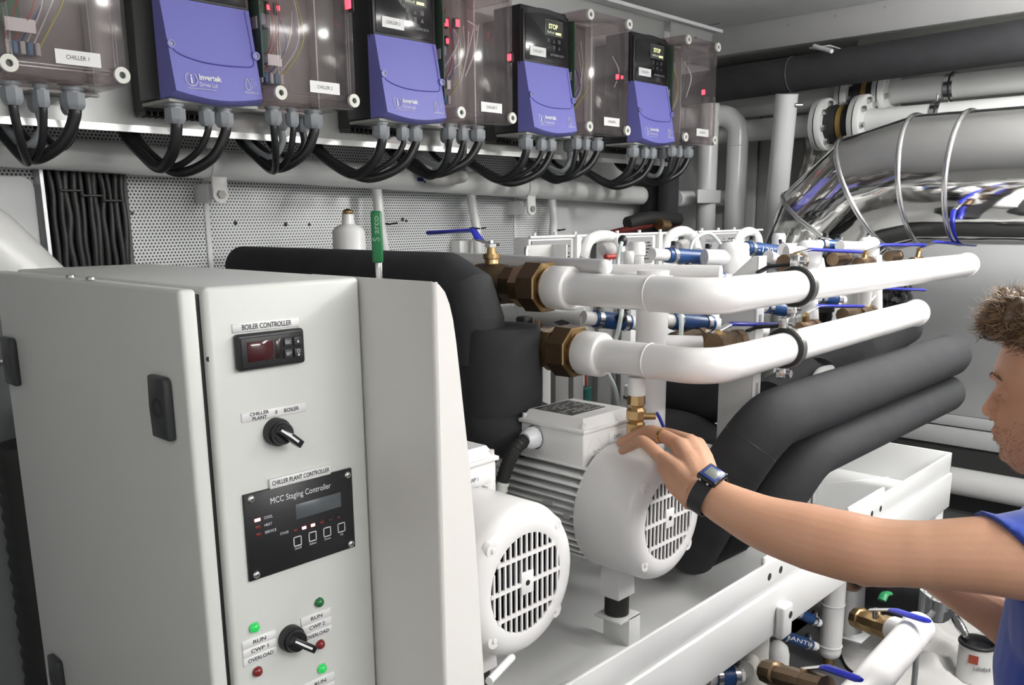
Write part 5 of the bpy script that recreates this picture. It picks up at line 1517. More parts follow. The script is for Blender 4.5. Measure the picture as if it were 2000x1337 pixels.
# small capped stubs
for k, (x, y, Y, r) in enumerate(((1244, 487, 1.25, .0195), (1521, 468, 1.18, .018), (1300, 470, 1.5, .012), (1228, 505, 1.25, .012))):
    c = at(x, y, Y=Y)
    tag(B().lathe((c.x, c.y, c.z-0.06), (0, 0, 1), [(0, 0), (0, r*.9), (0.045, r*.92), (0.047, r*1.06), (0.072, r*1.06), (0.078, r*.9), (0.079, 0)], 20).done('pipe_cap', WHITE), 'white screw cap stub standing %s' % ['behind the first blue hose', 'behind the printed blue hose', 'low beside the second loop hose', 'below the clear tube at the first loop'][k], 'pipe cap')
# long thin white pipes
lp_ = thing('slim_white_pipe', 'slim white pipe running back over the brass valve towards the wall', 'pipe', at(1000, 540, D=2.2))
B().tube([at(838, 501, D=2.5), at(1180, 522, D=1.70)], 0.0160, 20).ball(at(1180, 522, D=1.70), 0.0162, n=18).done('pipe_run', PIPEW, lp_)
B().lathe(at(1028, 512, D=2.03)-V(0, 0, 0.02), (0, 0, 1), [(0, 0), (0, .006), (.05, .006), (.055, .004), (.055, 0)], 8).done('hanger_screw', STEEL, lp_)
lp2 = thing('slim_white_pipe', 'second slim white pipe just below and behind the first', 'pipe', at(1000, 555, D=2.2))
B().tube([at(1120, 540, D=2.1), at(1310, 553, D=1.80)], 0.016, 20).done('pipe_run', PIPEW, lp2)
lp3 = thing('slim_white_pipe', 'slim white pipe under the nearest blue hose', 'pipe', at(1350, 530, D=1.8))
B().tube([at(1190, 530, D=1.95), at(1310, 531, D=1.9), at(1408, 533, D=1.85)], 0.0165, 20).done('pipe_run', PIPEW, lp3)
gp_ = thing('arrow_pipe', 'pair of grey pipes with a black flow arrow below the upper union', 'pipe', at(1100, 640, D=2.0))
B().tube([at(985, 612, D=2.3), at(1150, 628, D=1.95)], 0.0225, 20).done('pipe_run', PIPEG, gp_)
B().tube([at(985, 640, D=2.3), at(1150, 652, D=1.95)], 0.0175, 20).done('pipe_run', PIPEG, gp_)
ar_ = at(1100, 620, D=1.98)
nn = (CAM-ar_).normalized()
B().prism([ar_+V(.012, -.012, -.012), ar_+V(-.002, .002, -.004), ar_+V(-.016, .016, -.010), ar_+V(0, 0, -.022)], nn*0.002).done('flow_arrow', INK, gp_)
q = at(1024, 640, D=2.1)
B().box(q-V(.016, .016, .028), q+V(.016, .016, .028), .006).done('pipe_clip', RUB, gp_)
B().box(q+V(.02, -.03, -.02), q+V(.036, -.012, .02), .003).done('clip_end', mat('tan_plastic', (0.38, 0.28, 0.19), 0.5), gp_)
mv = thing('manifold_riser', 'stout white upright pipe between the two headers behind the elbow', 'pipe', at(1272, 720, D=1.85))
cm = at(1273, 640, D=1.84)
B().tube([(cm.x, cm.y, 1.0), (cm.x, cm.y, cm.z+0.12)], 0.0335, 26).done('pipe_run', PIPEW, mv)
B().tube([cm+V(.02, -.02, -.035), cm+V(.075, -.075, -.038)], 0.02, 16).done('branch', PIPEW, mv)

def ball_valve(c, ax, r, label, lever_from, lever_to, bend_pt, stem=None):
    """bronze valve with steel arm and blue grip; lever given as world points"""
    c, ax = Vector(c), Vector(ax).normalized()
    t = thing('ball_valve', label, 'valve', c-V(0, 0, r), 'blue lever ball valves')
    B().lathe(c-ax*r*2.2, ax, [(0, 0), (0, r*.98), (r*.9, r*.98), (r*.95, r*.86), (r*1.3, r*.9), (r*2.2, r*1.02), (r*3.1, r*.9), (r*3.4, r*.86), (r*3.45, r*.98), (r*4.4, r*.98), (r*4.4, 0)], 10).done('valve_body', BRASSD, t, sharp=25)
    s = Vector(lever_from)
    B().tube([c, s], [r*.55, r*.42], 10).done('stem', BRASS, t)
    B().lathe(s-V(0, 0, .004), (0, 0, 1), [(0, 0), (0, .0095), (.009, .0095), (.009, 0)], 6).done('stem_nut', BRASS, t)
    B().tube([s+V(0, 0, .004), Vector(bend_pt)], .007, 8, flat=.5).done('lever_arm', STEEL, t)
    e = Vector(lever_to)
    B().tube([Vector(bend_pt).lerp(s, .25), Vector(bend_pt), Vector(bend_pt).lerp(e, .15), e.lerp(bend_pt, .03), e], [.0065, .008, .0085, .0085, .006], 10, flat=.55).done('lever_grip', BLUEH, t)
    return t
for (c, st, bd, en, Y, r, lab) in (
    ((1548, 512), (1556, 497), (1582, 487), (1682, 492), 0.96, .021, 'bronze valve with blue lever just beyond the upper clamp'),
    ((1688, 515), (1690, 494), (1720, 478), (1806, 478), 0.94, .019, 'bronze valve whose level blue lever points away, middle of the far group'),
    ((1790, 512), (1796, 488), (1826, 472), (1905, 479), 0.92, .017, 'bronze valve with the farthest blue lever in the upper row'),
    ((1420, 668), (1402, 650), (1428, 632), (1524, 634), 0.885, .023, 'bronze valve with blue lever left of the lower clamp'),
    ((1575, 642), (1572, 614), (1598, 597), (1686, 598), 0.95, .022, 'bronze valve with blue lever right of the lower clamp'),
    ((1690, 612), (1696, 592), (1720, 563), (1806, 566), 0.96, .021, 'bronze valve with blue lever under the far end of the upper header')):
    ball_valve(at(*c, Y=Y), (1, .0, 0), r, lab, at(*st, Y=Y), at(*en, Y=Y-0.02), at(*bd, Y=Y))
# extra bronze bodies along the manifold
for k, (x, y, Y, r) in enumerate(((1345, 664, 1.02, .026), (1640, 505, 0.98, .019), (1660, 612, 0.97, .021), (1745, 500, 0.95, .017), (1640, 640, 0.95, .018))):
    c = at(x, y, Y=Y)
    tag(B().lathe(c-V(r*2.4, 0, 0), (1, 0, 0), [(0, 0), (0, r*.9), (r*.8, r*.95), (r*.9, r*.8), (r*2.6, r), (r*3.6, r*.84), (r*3.7, r*.98), (r*4.6, r*.95), (r*4.6, 0)], 10).done('bronze_fitting', BRASSD, sharp=25), 'bronze pipe fitting %s' % ['under the elbow of the lower header side', 'below the first far blue lever', 'behind the end of the lower header', 'among the far upper levers', 'above the lower header right of the clamp'][k], 'pipe fitting')
sv = thing('far_pipes', 'short white pipes joining the far valves and vessels', 'pipe', at(1650, 560, Y=1.1))
for (a, b_, Y, r) in (((1500, 500), (1560, 520), 1.12, .016), ((1530, 486), (1560, 486), 1.1, .016), ((1640, 480), (1690, 482), 1.0, .014), ((1590, 510), (1600, 560), 1.0, .025), ((1575, 560), (1580, 660), 1.0, .027), ((1704, 500), (1706, 640), .97, .025), ((1430, 560), (1440, 720), 1.04, .034), ((1450, 640), (1490, 645), .98, .018)):
    B().tube([at(*a, Y=Y), at(*b_, Y=Y)], r, 18).done('pipe_run', PIPEW, sv)
# black bag hanging at the far end
bg = B()
c = at(1748, 575, Y=0.99)
rn = random.Random(11)
tm = bmesh.new()
bmesh.ops.create_icosphere(tm, subdivisions=4, radius=1)
for v in tm.verts:
    n = v.co.copy()
    k = 1+.10*math.sin(7*n.x+3*n.z)*math.sin(6*n.y-4*n.z)+.06*math.sin(15*n.z+9*n.x)+.03*math.sin(23*n.x+31*n.y)
    v.co = V(n.x*.060, n.y*.045, n.z*.064)*k+c
bg.merge(tm)
tag(bg.done('black_bag', BAG), 'crumpled black plastic wrap under the far blue levers', 'wrap')
tag(B().tube([at(1660, 690, Y=.98), at(1500, 790, Y=.98)], .06, 20).done('foam_pipe', FOAM), 'black foam pipe hidden between the lower header and the foam pair', 'insulated pipe')
tag(B().tube([at(1770, 640, Y=.97), at(1600, 735, Y=.95)], .05, 20).done('foam_pipe', FOAM), 'black foam pipe end showing under the far end of the lower header', 'insulated pipe')
tag(B().tube(spline([at(1590, 745, Y=.92), at(1602, 726, Y=.92), at(1622, 720, Y=.92), at(1640, 720, Y=.93)], 5), .011, 12).done('bent_pipe', WHITE), 'small white bent pipe above the upper foam pipe', 'pipe')

# clear tubes
for k, (pts, lab) in enumerate(((((1214, 474, 1.3), (1208, 500, 1.27), (1205, 540, 1.2), (1203, 560, 1.15)), 'hanging in front of the first loop hose'), (((1215, 605, 1.15), (1212, 622, 1.12), (1205, 655, 1.1), (1190, 690, 1.1)), 'below the upper header'), (((1328, 600, 1.02), (1331, 630, 1.0), (1329, 668, 1.0)), 'hanging across the blue hose between the headers'), (((1345, 500, 1.3), (1356, 468, 1.3), (1385, 455, 1.3), (1408, 478, 1.28), (1412, 500, 1.25)), 'arching over the first blue hose'), (((1188, 730, 1.2), (1202, 760, 1.15), (1210, 800, 1.16), (1220, 860, 1.22)), 'dropping behind the terminal box'))):
    tag(B().tube(spline([at(x, y, Y=yy) for (x, y, yy) in pts], 6), .005, 8).done('clear_tube', TUBE_C), 'thin pale clear tube %s' % lab, 'tube', 'thin clear tubes')
for k, (x, y, Y) in enumerate(((1216, 470, 1.31), (1214, 620, 1.16))):
    c = at(x, y, Y=Y)
    tag(B().ball(c, .012, (1, 1, 1.2), 10).done('tube_clip', BLK), 'black clip on the thin clear tube %s' % ['at the first loop hose', 'over the blue hose under the upper header'][k], 'clip')

# teal capped solenoid, grey framework and drain cock below the lower header
sn = thing('solenoid', 'grey solenoid with teal coil cap and red wires behind the terminal box', 'solenoid', at(1130, 800, Y=1.55))
a, b_ = at(1082, 778, Y=1.55), at(1124, 780, Y=1.5)
B().lathe(a, b_-a, [(0, 0), (.002, .018), (.012, .026), (.06, .027), (.062, 0)], 20).done('coil_body', mat('solenoid_grey', (0.33, 0.34, 0.33), 0.4), sn)
a, b_ = at(1127, 778, Y=1.5), at(1168, 780, Y=1.46)
B().box(a+V(-.012, -.02, -.03), a+V(.05, .03, .03), .004).done('coil_cap', TEAL, sn)
for k in range(2):
    p = at(1134+10*k, 762, Y=1.49)
    B().tube(spline([p, p+V(0, 0, .03), p+V(.01, .01, .07)], 4), .003, 6).done('wire', WIRER, sn)
gf = thing('grey_framework', 'grey upright framework in the shadow behind the lower union', 'frame', (1.75, 1.5, ZTR))
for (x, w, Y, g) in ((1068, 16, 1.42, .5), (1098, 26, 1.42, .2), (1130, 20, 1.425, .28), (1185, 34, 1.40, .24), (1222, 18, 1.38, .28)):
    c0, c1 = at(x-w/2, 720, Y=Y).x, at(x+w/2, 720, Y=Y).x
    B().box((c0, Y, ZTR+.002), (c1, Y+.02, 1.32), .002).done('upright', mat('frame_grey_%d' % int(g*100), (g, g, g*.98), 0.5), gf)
wc = thing('waste_coupling', 'white coupling with a black band below the lower header', 'coupling', at(1240, 790, Y=1.2))
c = at(1240, 800, Y=1.2)
B().lathe(c-V(0, 0, .06), (0, 0, 1), [(0, 0), (0, .024), (.05, .024), (.055, .030), (.085, .030), (.087, .026), (.12, .026), (.12, 0)], 22).done('coupling_body', WHITE, wc)
B().torus(c+V(0, 0, .032), (0, 0, 1), .0265, .003, 22, 6).done('band', RUB, wc)
dc = thing('drain_cock', 'small brass drain cock with blue tee handle under the lower header', 'valve', at(1262, 810, Y=.955))
c = V(1.362, .955, 1.215)
B().lathe(c, (0, 0, -1), [(0, 0), (0, .017), (.018, .018), (.02, .015), (.024, .014), (.03, .019), (.046, .019), (.052, .014), (.056, .018), (.078, .018), (.08, 0)], 8).done('cock_body', BRASS, dc, sharp=20)
B().tube([c+V(0, 0, -.042), c+V(.025, -.028, -.042)], .007, 8).done('stem', BRASS, dc)
h = c+V(.03, -.034, -.045)
B().tube([h+V(-.004, .004, .010), h, h+V(.008, -.006, -.022)], .0065, 8, flat=.5).done('tee_handle', BLUEH, dc)

# ================================================================== below the skid, right
def wpipe(name, label, a, b_, r, m=None, group=None):
    t = thing(name, label, 'pipe', (Vector(a)+Vector(b_))/2-V(0, 0, .05), group)
    B().tube([a, b_], r, 26).done('pipe_run', m or PIPEW, t)
    return t
YQ = 0.98
c0, c1 = at(1628, 1165, Y=YQ), at(1607, 1280, Y=YQ)
t = wpipe('under_pipe', 'white upright pipe with weld rings hanging under the skid rail', (c0.x, YQ, .655), (c0.x, YQ, c1.z), .0335)
for y_ in (1186, 1262):
    B().torus((c0.x, YQ, at(1616, y_, Y=YQ).z), (0, 0, 1), .034, .0025, 26, 6).done('weld_ring', PIPEW, t)
B().lathe((c0.x, YQ, c1.z), (0, 0, -1), [(0, .0335), (.012, .031), (.02, .022), (.022, 0)], 26).done('pipe_end', PIPEW, t)
B().lathe((c0.x, YQ, c1.z-.02), (0, 0, -1), [(0, 0), (0, .017), (.03, .017), (.032, .021), (.05, .021), (.05, 0)], 10).done('brass_union', BRASS, t)
d0 = at(1520, 1250, Y=.93)
t = thing('under_vessel', 'white domed vessel standing under the skid rail', 'vessel', (d0.x, .93, .3))
zt2 = at(1522, 1249, Y=.93).z
B().lathe((d0.x, .93, zt2-.3), (0, 0, 1), [(0, 0), (0, .032), (.23, .032), (.232, .030), (.265, .030), (.285, .025), (.297, .012), (.30, 0)], 26).done('vessel_body', WHITE, t)
e0 = at(1471, 1290, Y=.88)
t = thing('under_tee', 'cream white tee pipe at the bottom edge under the rail', 'pipe', (e0.x, .88, .3))
CREAM = mat('cream_white_plastic', (0.70, 0.69, 0.63), 0.35)
B().tube([(e0.x, .88, .25), (e0.x, .88, .655)], .0345, 26).done('pipe_run', CREAM, t)
B().torus((e0.x, .88, at(1470, 1290, Y=.88).z), (0, 0, 1), .035, .002, 26, 6).done('weld_ring', CREAM, t)
zz = at(1440, 1318, Y=.86).z
B().tube([(e0.x, .88, zz), (e0.x-.075, .86, zz)], .02, 16).done('branch', CREAM, t)
# hoses under the skid
hose(at(1553, 1193, Y=1.02), at(1592, 1212, Y=.99), .0155, 'short blue hose right of the lug under the rail', None)
hose(at(1524, 1238, Y=1.0), at(1582, 1258, Y=.97), .0155, 'blue hose printed ANTI below the lug under the rail', 'ANTI')
hose(at(1395, 1322, Y=.90), at(1440, 1318, Y=.87), .022, 'dark blue hose at the bottom edge under the rail', None)
# galvanised plate with a round hole
gpz = thing('holed_plate', 'pale folded steel plate with a large round hole under the rail', 'plate', at(1650, 1230, Y=1.0))
p0, p1 = at(1634, 1158, Y=.99), at(1634, 1228, Y=.99)
X_ = p0.x
yA, yB = .99, at(1690, 1150, X=X_).y
zA, zB = .655, at(1630, 1236, Y=.99).z
N = 24
cy_, cz_ = (yA+yB)/2, (zA+zB)/2+.005
rh = .034
outer = []
for k in range(N):
    a = 2*PI*k/N
    c_, s_ = math.cos(a), math.sin(a)
    m_ = max(abs(c_)/(abs(yB-yA)/2), abs(s_)/((zA-zB)/2))
    outer.append(V(X_, cy_+c_/m_, cz_+s_/m_))
inner = [V(X_, cy_+rh*math.cos(2*PI*k/N), cz_+rh*math.sin(2*PI*k/N)) for k in range(N)]
b = B()
dx = V(.005, 0, 0)
vs = outer+inner+[v+dx for v in outer]+[v+dx for v in inner]
fs = []
for k in range(N):
    k2 = (k+1) % N
    fs += [(k, k2, N+k2, N+k), (2*N+k2, 2*N+k, 3*N+k, 3*N+k2), (N+k, N+k2, 3*N+k2, 3*N+k), (k2, k, 2*N+k, 2*N+k2)]
b.faces(vs, fs)
b.done('plate_leaf', GALV, gpz, sharp=30)
B().box((X_, yA-.002, zB-.004), (X_+.09, yB, zB), .001).done('plate_foot', WALLW, gpz)
B().ring((X_+.02, cy_, cz_), (1, 0, 0), rh*.93, rh*1.05, .04, 24).done('bush', mat('rust_bush', (0.28, 0.16, 0.1), 0.5, 0.4), gpz)
# white diagonal pipe with two brass valves and blue levers
w0, w1 = at(1655, 1385, D=1.62), at(1790, 1228, D=2.02)
t = wpipe('low_header', 'white pipe slanting across the bottom right below the skid', w0, w1, .036)
B().lathe(w1, w1-w0, [(0, .036), (.003, .038), (.012, .038), (.016, .032), (.018, 0)], 26).done('end_cap', PIPEW, t)
q = at(1768, 1235, D=1.98)
B().tube([at(1745, 1228, D=2.04), at(1775, 1240, D=1.99)], .03, 18).done('side_socket', PIPEW, t)
vt = thing('ball_valve', 'brass valve with blue lever on the end of the low white pipe', 'valve', at(1715, 1230, D=2.1), 'low brass valves')
a, b_ = at(1672, 1205, D=2.16), at(1745, 1230, D=2.05)
ax = (b_-a)
L_ = ax.length
B().lathe(a, ax, [(0, 0), (0, .026), (L_*.18, .028), (L_*.2, .024), (L_*.45, .029), (L_*.7, .025), (L_*.74, .029), (L_*.97, .029), (L_, 0)], 10).done('valve_body', BRASS, vt, sharp=25)
s = at(1712, 1190, D=2.08)
B().tube([at(1712, 1215, D=2.09), s], .010, 10).done('stem', STEEL, vt)
B().tube([s+V(-.01, .01, 0), at(1742, 1190, D=2.02)], .008, 8, flat=.5).done('lever_arm', STEEL, vt)
B().tube([at(1740, 1191, D=2.02), at(1752, 1193, D=2.0), at(1808, 1211, D=1.92), at(1815, 1213, D=1.91)], [.009, .0115, .011, .007], 10, flat=.55).done('lever_grip', BLUEH, vt)
vt = thing('ball_valve', 'brass valve with blue lever at the bottom edge under the skid', 'valve', at(1560, 1330, D=1.72), 'low brass valves')
a, b_ = at(1496, 1310, D=1.78), at(1618, 1345, D=1.62)
ax = (b_-a)
L_ = ax.length
B().lathe(a, ax, [(0, 0), (0, .024), (L_*.2, .026), (L_*.22, .021), (L_*.45, .023), (L_*.65, .021), (L_*.68, .024), (L_*.97, .024), (L_, 0)], 10).done('valve_body', BRASSD, vt, sharp=25)
s = at(1574, 1305, D=1.68)
B().tube([at(1572, 1330, D=1.68), s], .010, 10).done('stem', BRASS, vt)
B().tube([s, at(1606, 1302, D=1.64)], .008, 8, flat=.5).done('lever_arm', STEEL, vt)
B().tube([at(1604, 1302, D=1.64), at(1615, 1303, D=1.63), at(1674, 1325, D=1.57), at(1682, 1328, D=1.56)], [.008, .0105, .010, .006], 10, flat=.55).done('lever_grip', BLUEH, vt)
# white casing and dark foam under the skid
tag(B().box((at(1548, 1240, Y=1.15).x, 1.15, FLOOR), (at(1590, 1240, Y=1.15).x, 1.3, at(1570, 1240, Y=1.15).z), .004).done('under_case', WALLW), 'pale casing corner deep under the skid', 'casing')
tag(B().tube([at(1690, 1330, Y=1.05), at(1690, 1190, Y=1.05)], .075, 20).done('foam_pipe', FOAM), 'black foam pipe upright in the dark under the skid', 'insulated pipe')
tag(B().tube([at(1700, 1150, Y=.95), at(1835, 1165, Y=.72)], .075, 20).done('foam_pipe', FOAM), 'black foam pipe behind the forearm at the lower right', 'insulated pipe')
tag(B().tube(spline([at(1722, 1172, Y=.80), at(1728, 1160, Y=.80), at(1736, 1158, Y=.80)], 4), .012, 10, flat=.5).done('green_tag', mat('green_tag_plastic', (0.02, 0.22, 0.08), 0.4)), 'small green lever tip under the forearm', 'lever')
tp = thing('steel_tap', 'plain steel tap hanging below the forearms on the right', 'tap', at(1838, 1215, D=2.3))
c = at(1835, 1180, D=2.3)
B().tube([c, V(c.x+.02, c.y+.05, c.z+.02), V(c.x+.02, c.y+.05, FLOOR)], .008, 8).done('feed_pipe', GALV, tp)
B().lathe(c-V(0, 0, .045), (0, 0, 1), [(0, 0), (0, .012), (.03, .014), (.032, .022), (.06, .022), (.065, .016), (.065, 0)], 12).done('tap_body', GALV, tp)
B().tube([c, c+RGT*.045], .012, 10).done('tap_outlet', GALV, tp)
B().tube([c, c-RGT*.04-V(0, 0, .05)], .01, 10).done('tap_arm', GALV, tp)

# paint tin on a rag
DT = 2.58
tc_ = at(1903, 1322, Z=FLOOR+0.012)
tin = thing('paint_tin', 'open paint tin with black rim and a red mark standing on the white rag', 'paint tin', (tc_.x, tc_.y, FLOOR+.012))
Dt = (tc_-CAM).dot(FWD)
rt = 33.5/FPX*Dt
ht = (at(1900, 1249, D=Dt)-at(1903, 1322, D=Dt)).length*1.0
z0 = FLOOR+.012
B().lathe((tc_.x, tc_.y, z0), (0, 0, 1), [(0, 0), (0, rt), (.004, rt*.985), (ht-.004, rt*.985)], 32).done('tin_body', mat('tin_paper_white', (0.62, 0.62, 0.6), 0.45), tin)
B().lathe((tc_.x, tc_.y, z0+ht-.005), (0, 0, 1), [(0, rt*.985), (.002, rt*1.04), (.007, rt*1.05), (.010, rt*1.0), (.010, rt*.88), (.002, rt*.84), (-.01, rt*.84)], 32).done('tin_rim', BLK, tin)
B().lathe((tc_.x, tc_.y, z0+ht-.014), (0, 0, 1), [(0, rt*.85), (.001, 0)], 32).done('paint_surface', BLKG, tin)
nn = V(-FWD.x, -FWD.y, 0).normalized()
vv_ = V(0, 0, 1)
rg2 = V(RGT.x, RGT.y, 0).normalized()
ctr = V(tc_.x, tc_.y, z0)
a_ = math.radians(-38)
n2 = (nn*math.cos(a_)+rg2*math.sin(a_))
u2 = V(0, 0, 1).cross(n2)
q = ctr+n2*(rt+.0006)+V(0, 0, ht*.72)
B().prism([q-u2*.013+vv_*.012, q+u2*.013+vv_*.012, q+u2*.013-vv_*.014, q-u2*.013-vv_*.014], n2*.001).done('red_mark', mat('red_brown_print', (0.35, 0.06, 0.03), 0.5), tin)
n3 = nn*math.cos(math.radians(-12))+rg2*math.sin(math.radians(-12))
u3 = V(0, 0, 1).cross(n3)
for j in range(7):
    q = ctr+n3*(rt+.0012)+u3*(-.021+.007*j)+V(0, 0, ht*.48)
    B().prism([q-u3*.0022-vv_*.006, q+u3*.0022-vv_*.006, q+u3*.0022+vv_*(.006-.003*(j % 2)), q-u3*.0022+vv_*(.006-.003*(j % 2))], n3*.0008).done('print_stroke', mat('grey_tin_print', (0.25, 0.25, 0.25), 0.5), tin)
lidc = ctr-nn*.05+V(0, 0, ht+.03)-rg2*.035
tag(B().lathe(lidc, (nn*.35+rg2*.6+V(0, 0, .55)), [(0, 0), (0, rt*.8), (.003, rt*.85), (.006, rt*.85), (.006, rt*.7), (.003, rt*.68), (.003, 0)], 28).done('tin_lid', STEEL), 'round tin lid leaning behind the paint tin', 'lid')
# crumpled rag: folded heightfield with thickness
b = B()
NX, NY = 46, 40
vs, fs = [], []
o = at(1835, 1285, Z=FLOOR)
ex = rg2
ey = -nn
rn = random.Random(4)
for j in range(NY):
    for i in range(NX):
        s, t_ = i/(NX-1)-.5, j/(NY-1)-.5
        w = .5-max(abs(s), abs(t_))
        hgt = .012+.030*(math.sin(9*s+4*t_+1)*math.sin(7*t_-3*s)+.5*math.sin(21*s-9*t_)*math.cos(14*t_+5*s)+.3*math.sin(33*s+27*t_)+.9)*min(1, w*7)
        d = o+ex*(s*.62)+ey*(t_*.55)
        dd = (V(d.x, d.y, 0)-V(tc_.x, tc_.y, 0)).length
        if dd < rt+.03: hgt = min(hgt, .011)
        elif dd < rt+.07: hgt = min(hgt, .011+(dd-rt-.03)*1.2)
        vs.append(V(d.x+.01*math.sin(19*t_), d.y+.01*math.sin(17*s), FLOOR+max(.004, hgt)))
for j in range(NY-1):
    for i in range(NX-1):
        fs.append((j*NX+i, j*NX+i+1, (j+1)*NX+i+1, (j+1)*NX+i))
n0 = len(vs)
vs += [V(v.x, v.y, v.z-.003) for v in vs]
fs += [tuple(n0+k for k in reversed(f)) for f in list(fs)]
b.faces(vs, fs)
tag(b.done('white_rag', CLOTH, sharp=80), 'crumpled white rag spread on the floor under the paint tin', 'rag')

# ================================================================== the man at the right edge
def skin_mat():
    m = mat('skin', (0.60, 0.33, 0.215), 0.48, spec=0.4, bump=0.12, bscale=500, sss=0.18)
    nt = m.node_tree
    b = nt.nodes['Principled BSDF']
    tc = nt.nodes.new('ShaderNodeTexCoord')
    n = nt.nodes.new('ShaderNodeTexNoise')
    n.inputs['Scale'].default_value = 9
    n.inputs['Detail'].default_value = 6
    mx = nt.nodes.new('ShaderNodeMix')
    mx.data_type = 'RGBA'
    mx.inputs[6].default_value = (0.52, 0.265, 0.165, 1)
    mx.inputs[7].default_value = (0.66, 0.385, 0.255, 1)
    nt.links.new(tc.outputs['Object'], n.inputs['Vector'])
    nt.links.new(n.outputs['Fac'], mx.inputs[0])
    nt.links.new(mx.outputs[2], b.inputs['Base Color'])
    return m
SKIN = skin_mat()
HAIRD = mat('brown_hair', (0.075, 0.042, 0.022), 0.45)
HAIRL = mat('sandy_hair_tips', (0.36, 0.23, 0.12), 0.4)
BEARD = mat('ginger_stubble', (0.27, 0.15, 0.08), 0.5)

U_ = V(0, 0, 1)
K = 1.065
H = at(2074, 760, D=1.30)
S_ = V(CAM.x-H.x, CAM.y-H.y, 0).normalized()   # his left side, towards the camera
F_ = S_.cross(U_).normalized()                 # the way he faces
if F_.dot(rg2) > 0: F_ = -F_
def hd(f, s, u): return H+F_*(f*K*.91)+S_*(s*K*.95)+U_*(u*K)
man = thing('person', 'man with short sandy hair and stubble in a royal blue T-shirt kneeling, hand on motor', 'person', (H.x, H.y, FLOOR))

def remeshed(b, name, m, parent, voxel, smooth=2, fac=0.5):
    """one continuous surface grown over everything in b"""
    bm = b.bm
    bmesh.ops.recalc_face_normals(bm, faces=bm.faces[:])
    L = ORG[parent]
    for v in bm.verts: v.co -= L
    me = bpy.data.meshes.new('tmp')
    bm.to_mesh(me)
    bm.free()
    o = bpy.data.objects.new('tmp', me)
    COL.objects.link(o)
    md = o.modifiers.new('r', 'REMESH')
    md.mode = 'VOXEL'
    md.voxel_size = voxel
    md.use_smooth_shade = True
    ms = o.modifiers.new('s', 'SMOOTH')
    ms.iterations = smooth
    ms.factor = fac
    dg = bpy.context.evaluated_depsgraph_get()
    dg.update()
    me2 = bpy.data.meshes.new_from_object(o.evaluated_get(dg))
    bpy.data.objects.remove(o)
    me2.name = name
    me2.materials.clear()
    me2.materials.append(m)
    me2.polygons.foreach_set('use_smooth', [True]*len(me2.polygons))
    me2.polygons.foreach_set('material_index', [0]*len(me2.polygons))
    o = bpy.data.objects.new(name, me2)
    COL.objects.link(o)
    o.parent = parent
    ORG[o] = L
    return o

body = B()
# head by level sections: (u, front, back, half width)
secs = [(.128, .012, -.03, .02), (.118, .045, -.065, .045), (.098, .069, -.088, .062), (.06, .0864, -.0985, .073), (.03, .0935, -.0985, .076), (.0136, .0968, -.098, .076), (.005, .091, -.097, .0755), (-.0032, .0845, -.095, .0745), (-.018, .0825, -.092, .072), (-.03, .0828, -.088, .070), (-.0536, .0850, -.078, .066), (-.0635, .0855, -.072, .063), (-.0715, .0815, -.069, .061), (-.0757, .0792, -.066, .060), (-.0835, .0772, -.062, .057), (-.0964, .0722, -.055, .052), (-.112, .064, -.045, .045), (-.124, .050, -.03, .03), (-.130, .015, -.012, .01)]
NS = 40
rows = []
for (u, f, bk, w) in secs:
    row = []
    for k in range(NS):
        a = 2*PI*k/NS
        c, s = math.cos(a), math.sin(a)
        ff_ = f*abs(c)**.9 if c > 0 else bk*abs(c)
        ss_ = w*(1 if s > 0 else -1)*abs(s)**(1.12 if c > 0 else .95)
        row.append(body.bm.verts.new(hd(ff_, ss_, u)))
    rows.append(row)
for a, b_ in zip(rows, rows[1:]):
    for k in range(NS): body.bm.faces.new((a[k], a[(k+1) % NS], b_[(k+1) % NS], b_[k]))
body.bm.faces.new(rows[0])
body.bm.faces.new(list(reversed(rows[-1])))
# nose, nostrils, lips, brow, eyelids, ears
body.tube([hd(.079, 0, .002), hd(.086, 0, -.014), hd(.0925, 0, -.030), hd(.0955, 0, -.0385)], [.0065*K, .0075*K, .0085*K, .0098*K], 14)
body.ball(hd(.0955, 0, -.0400), .0092*K, n=14)
for s in (-1, 1):
    body.ball(hd(.0865, s*.0105, -.0445), .0082*K, n=12)
    body.tube([hd(.093, s*.006, .012), hd(.087, s*.026, .017), hd(.070, s*.046, .010)], [.007, .0075, .006], 10)
    body.ball(hd(.0755, s*.030, -.0065), .0125*K, n=14)
    ear = [hd(-.005+.016*math.cos(a), s*(.074+.006*math.sin(a/2)), -.018+.030*math.sin(a)) for a in [2*PI*k/16 for k in range(17)]]
    body.tube(ear, .0055, 8)
    body.ball(hd(-.004, s*.072, -.018), .018, (.6, .6, 1.2), 12)
body.tube([hd(.074, -.024, -.0725), hd(.0845, 0, -.0685), hd(.074, .024, -.0725)], [.003, .0052, .003], 10)
body.tube([hd(.072, -.022, -.079), hd(.0805, 0, -.0795), hd(.072, .022, -.079)], [.003, .006, .003], 10)
body.ball(hd(.0625, 0, -.102), .0125, n=12)
# neck and hidden trunk core
body.tube([hd(-.02, 0, -.06), hd(-.032, 0, -.12), hd(-.045, 0, -.19), hd(-.055, 0, -.26)], [.052, .054, .060, .075], 24)

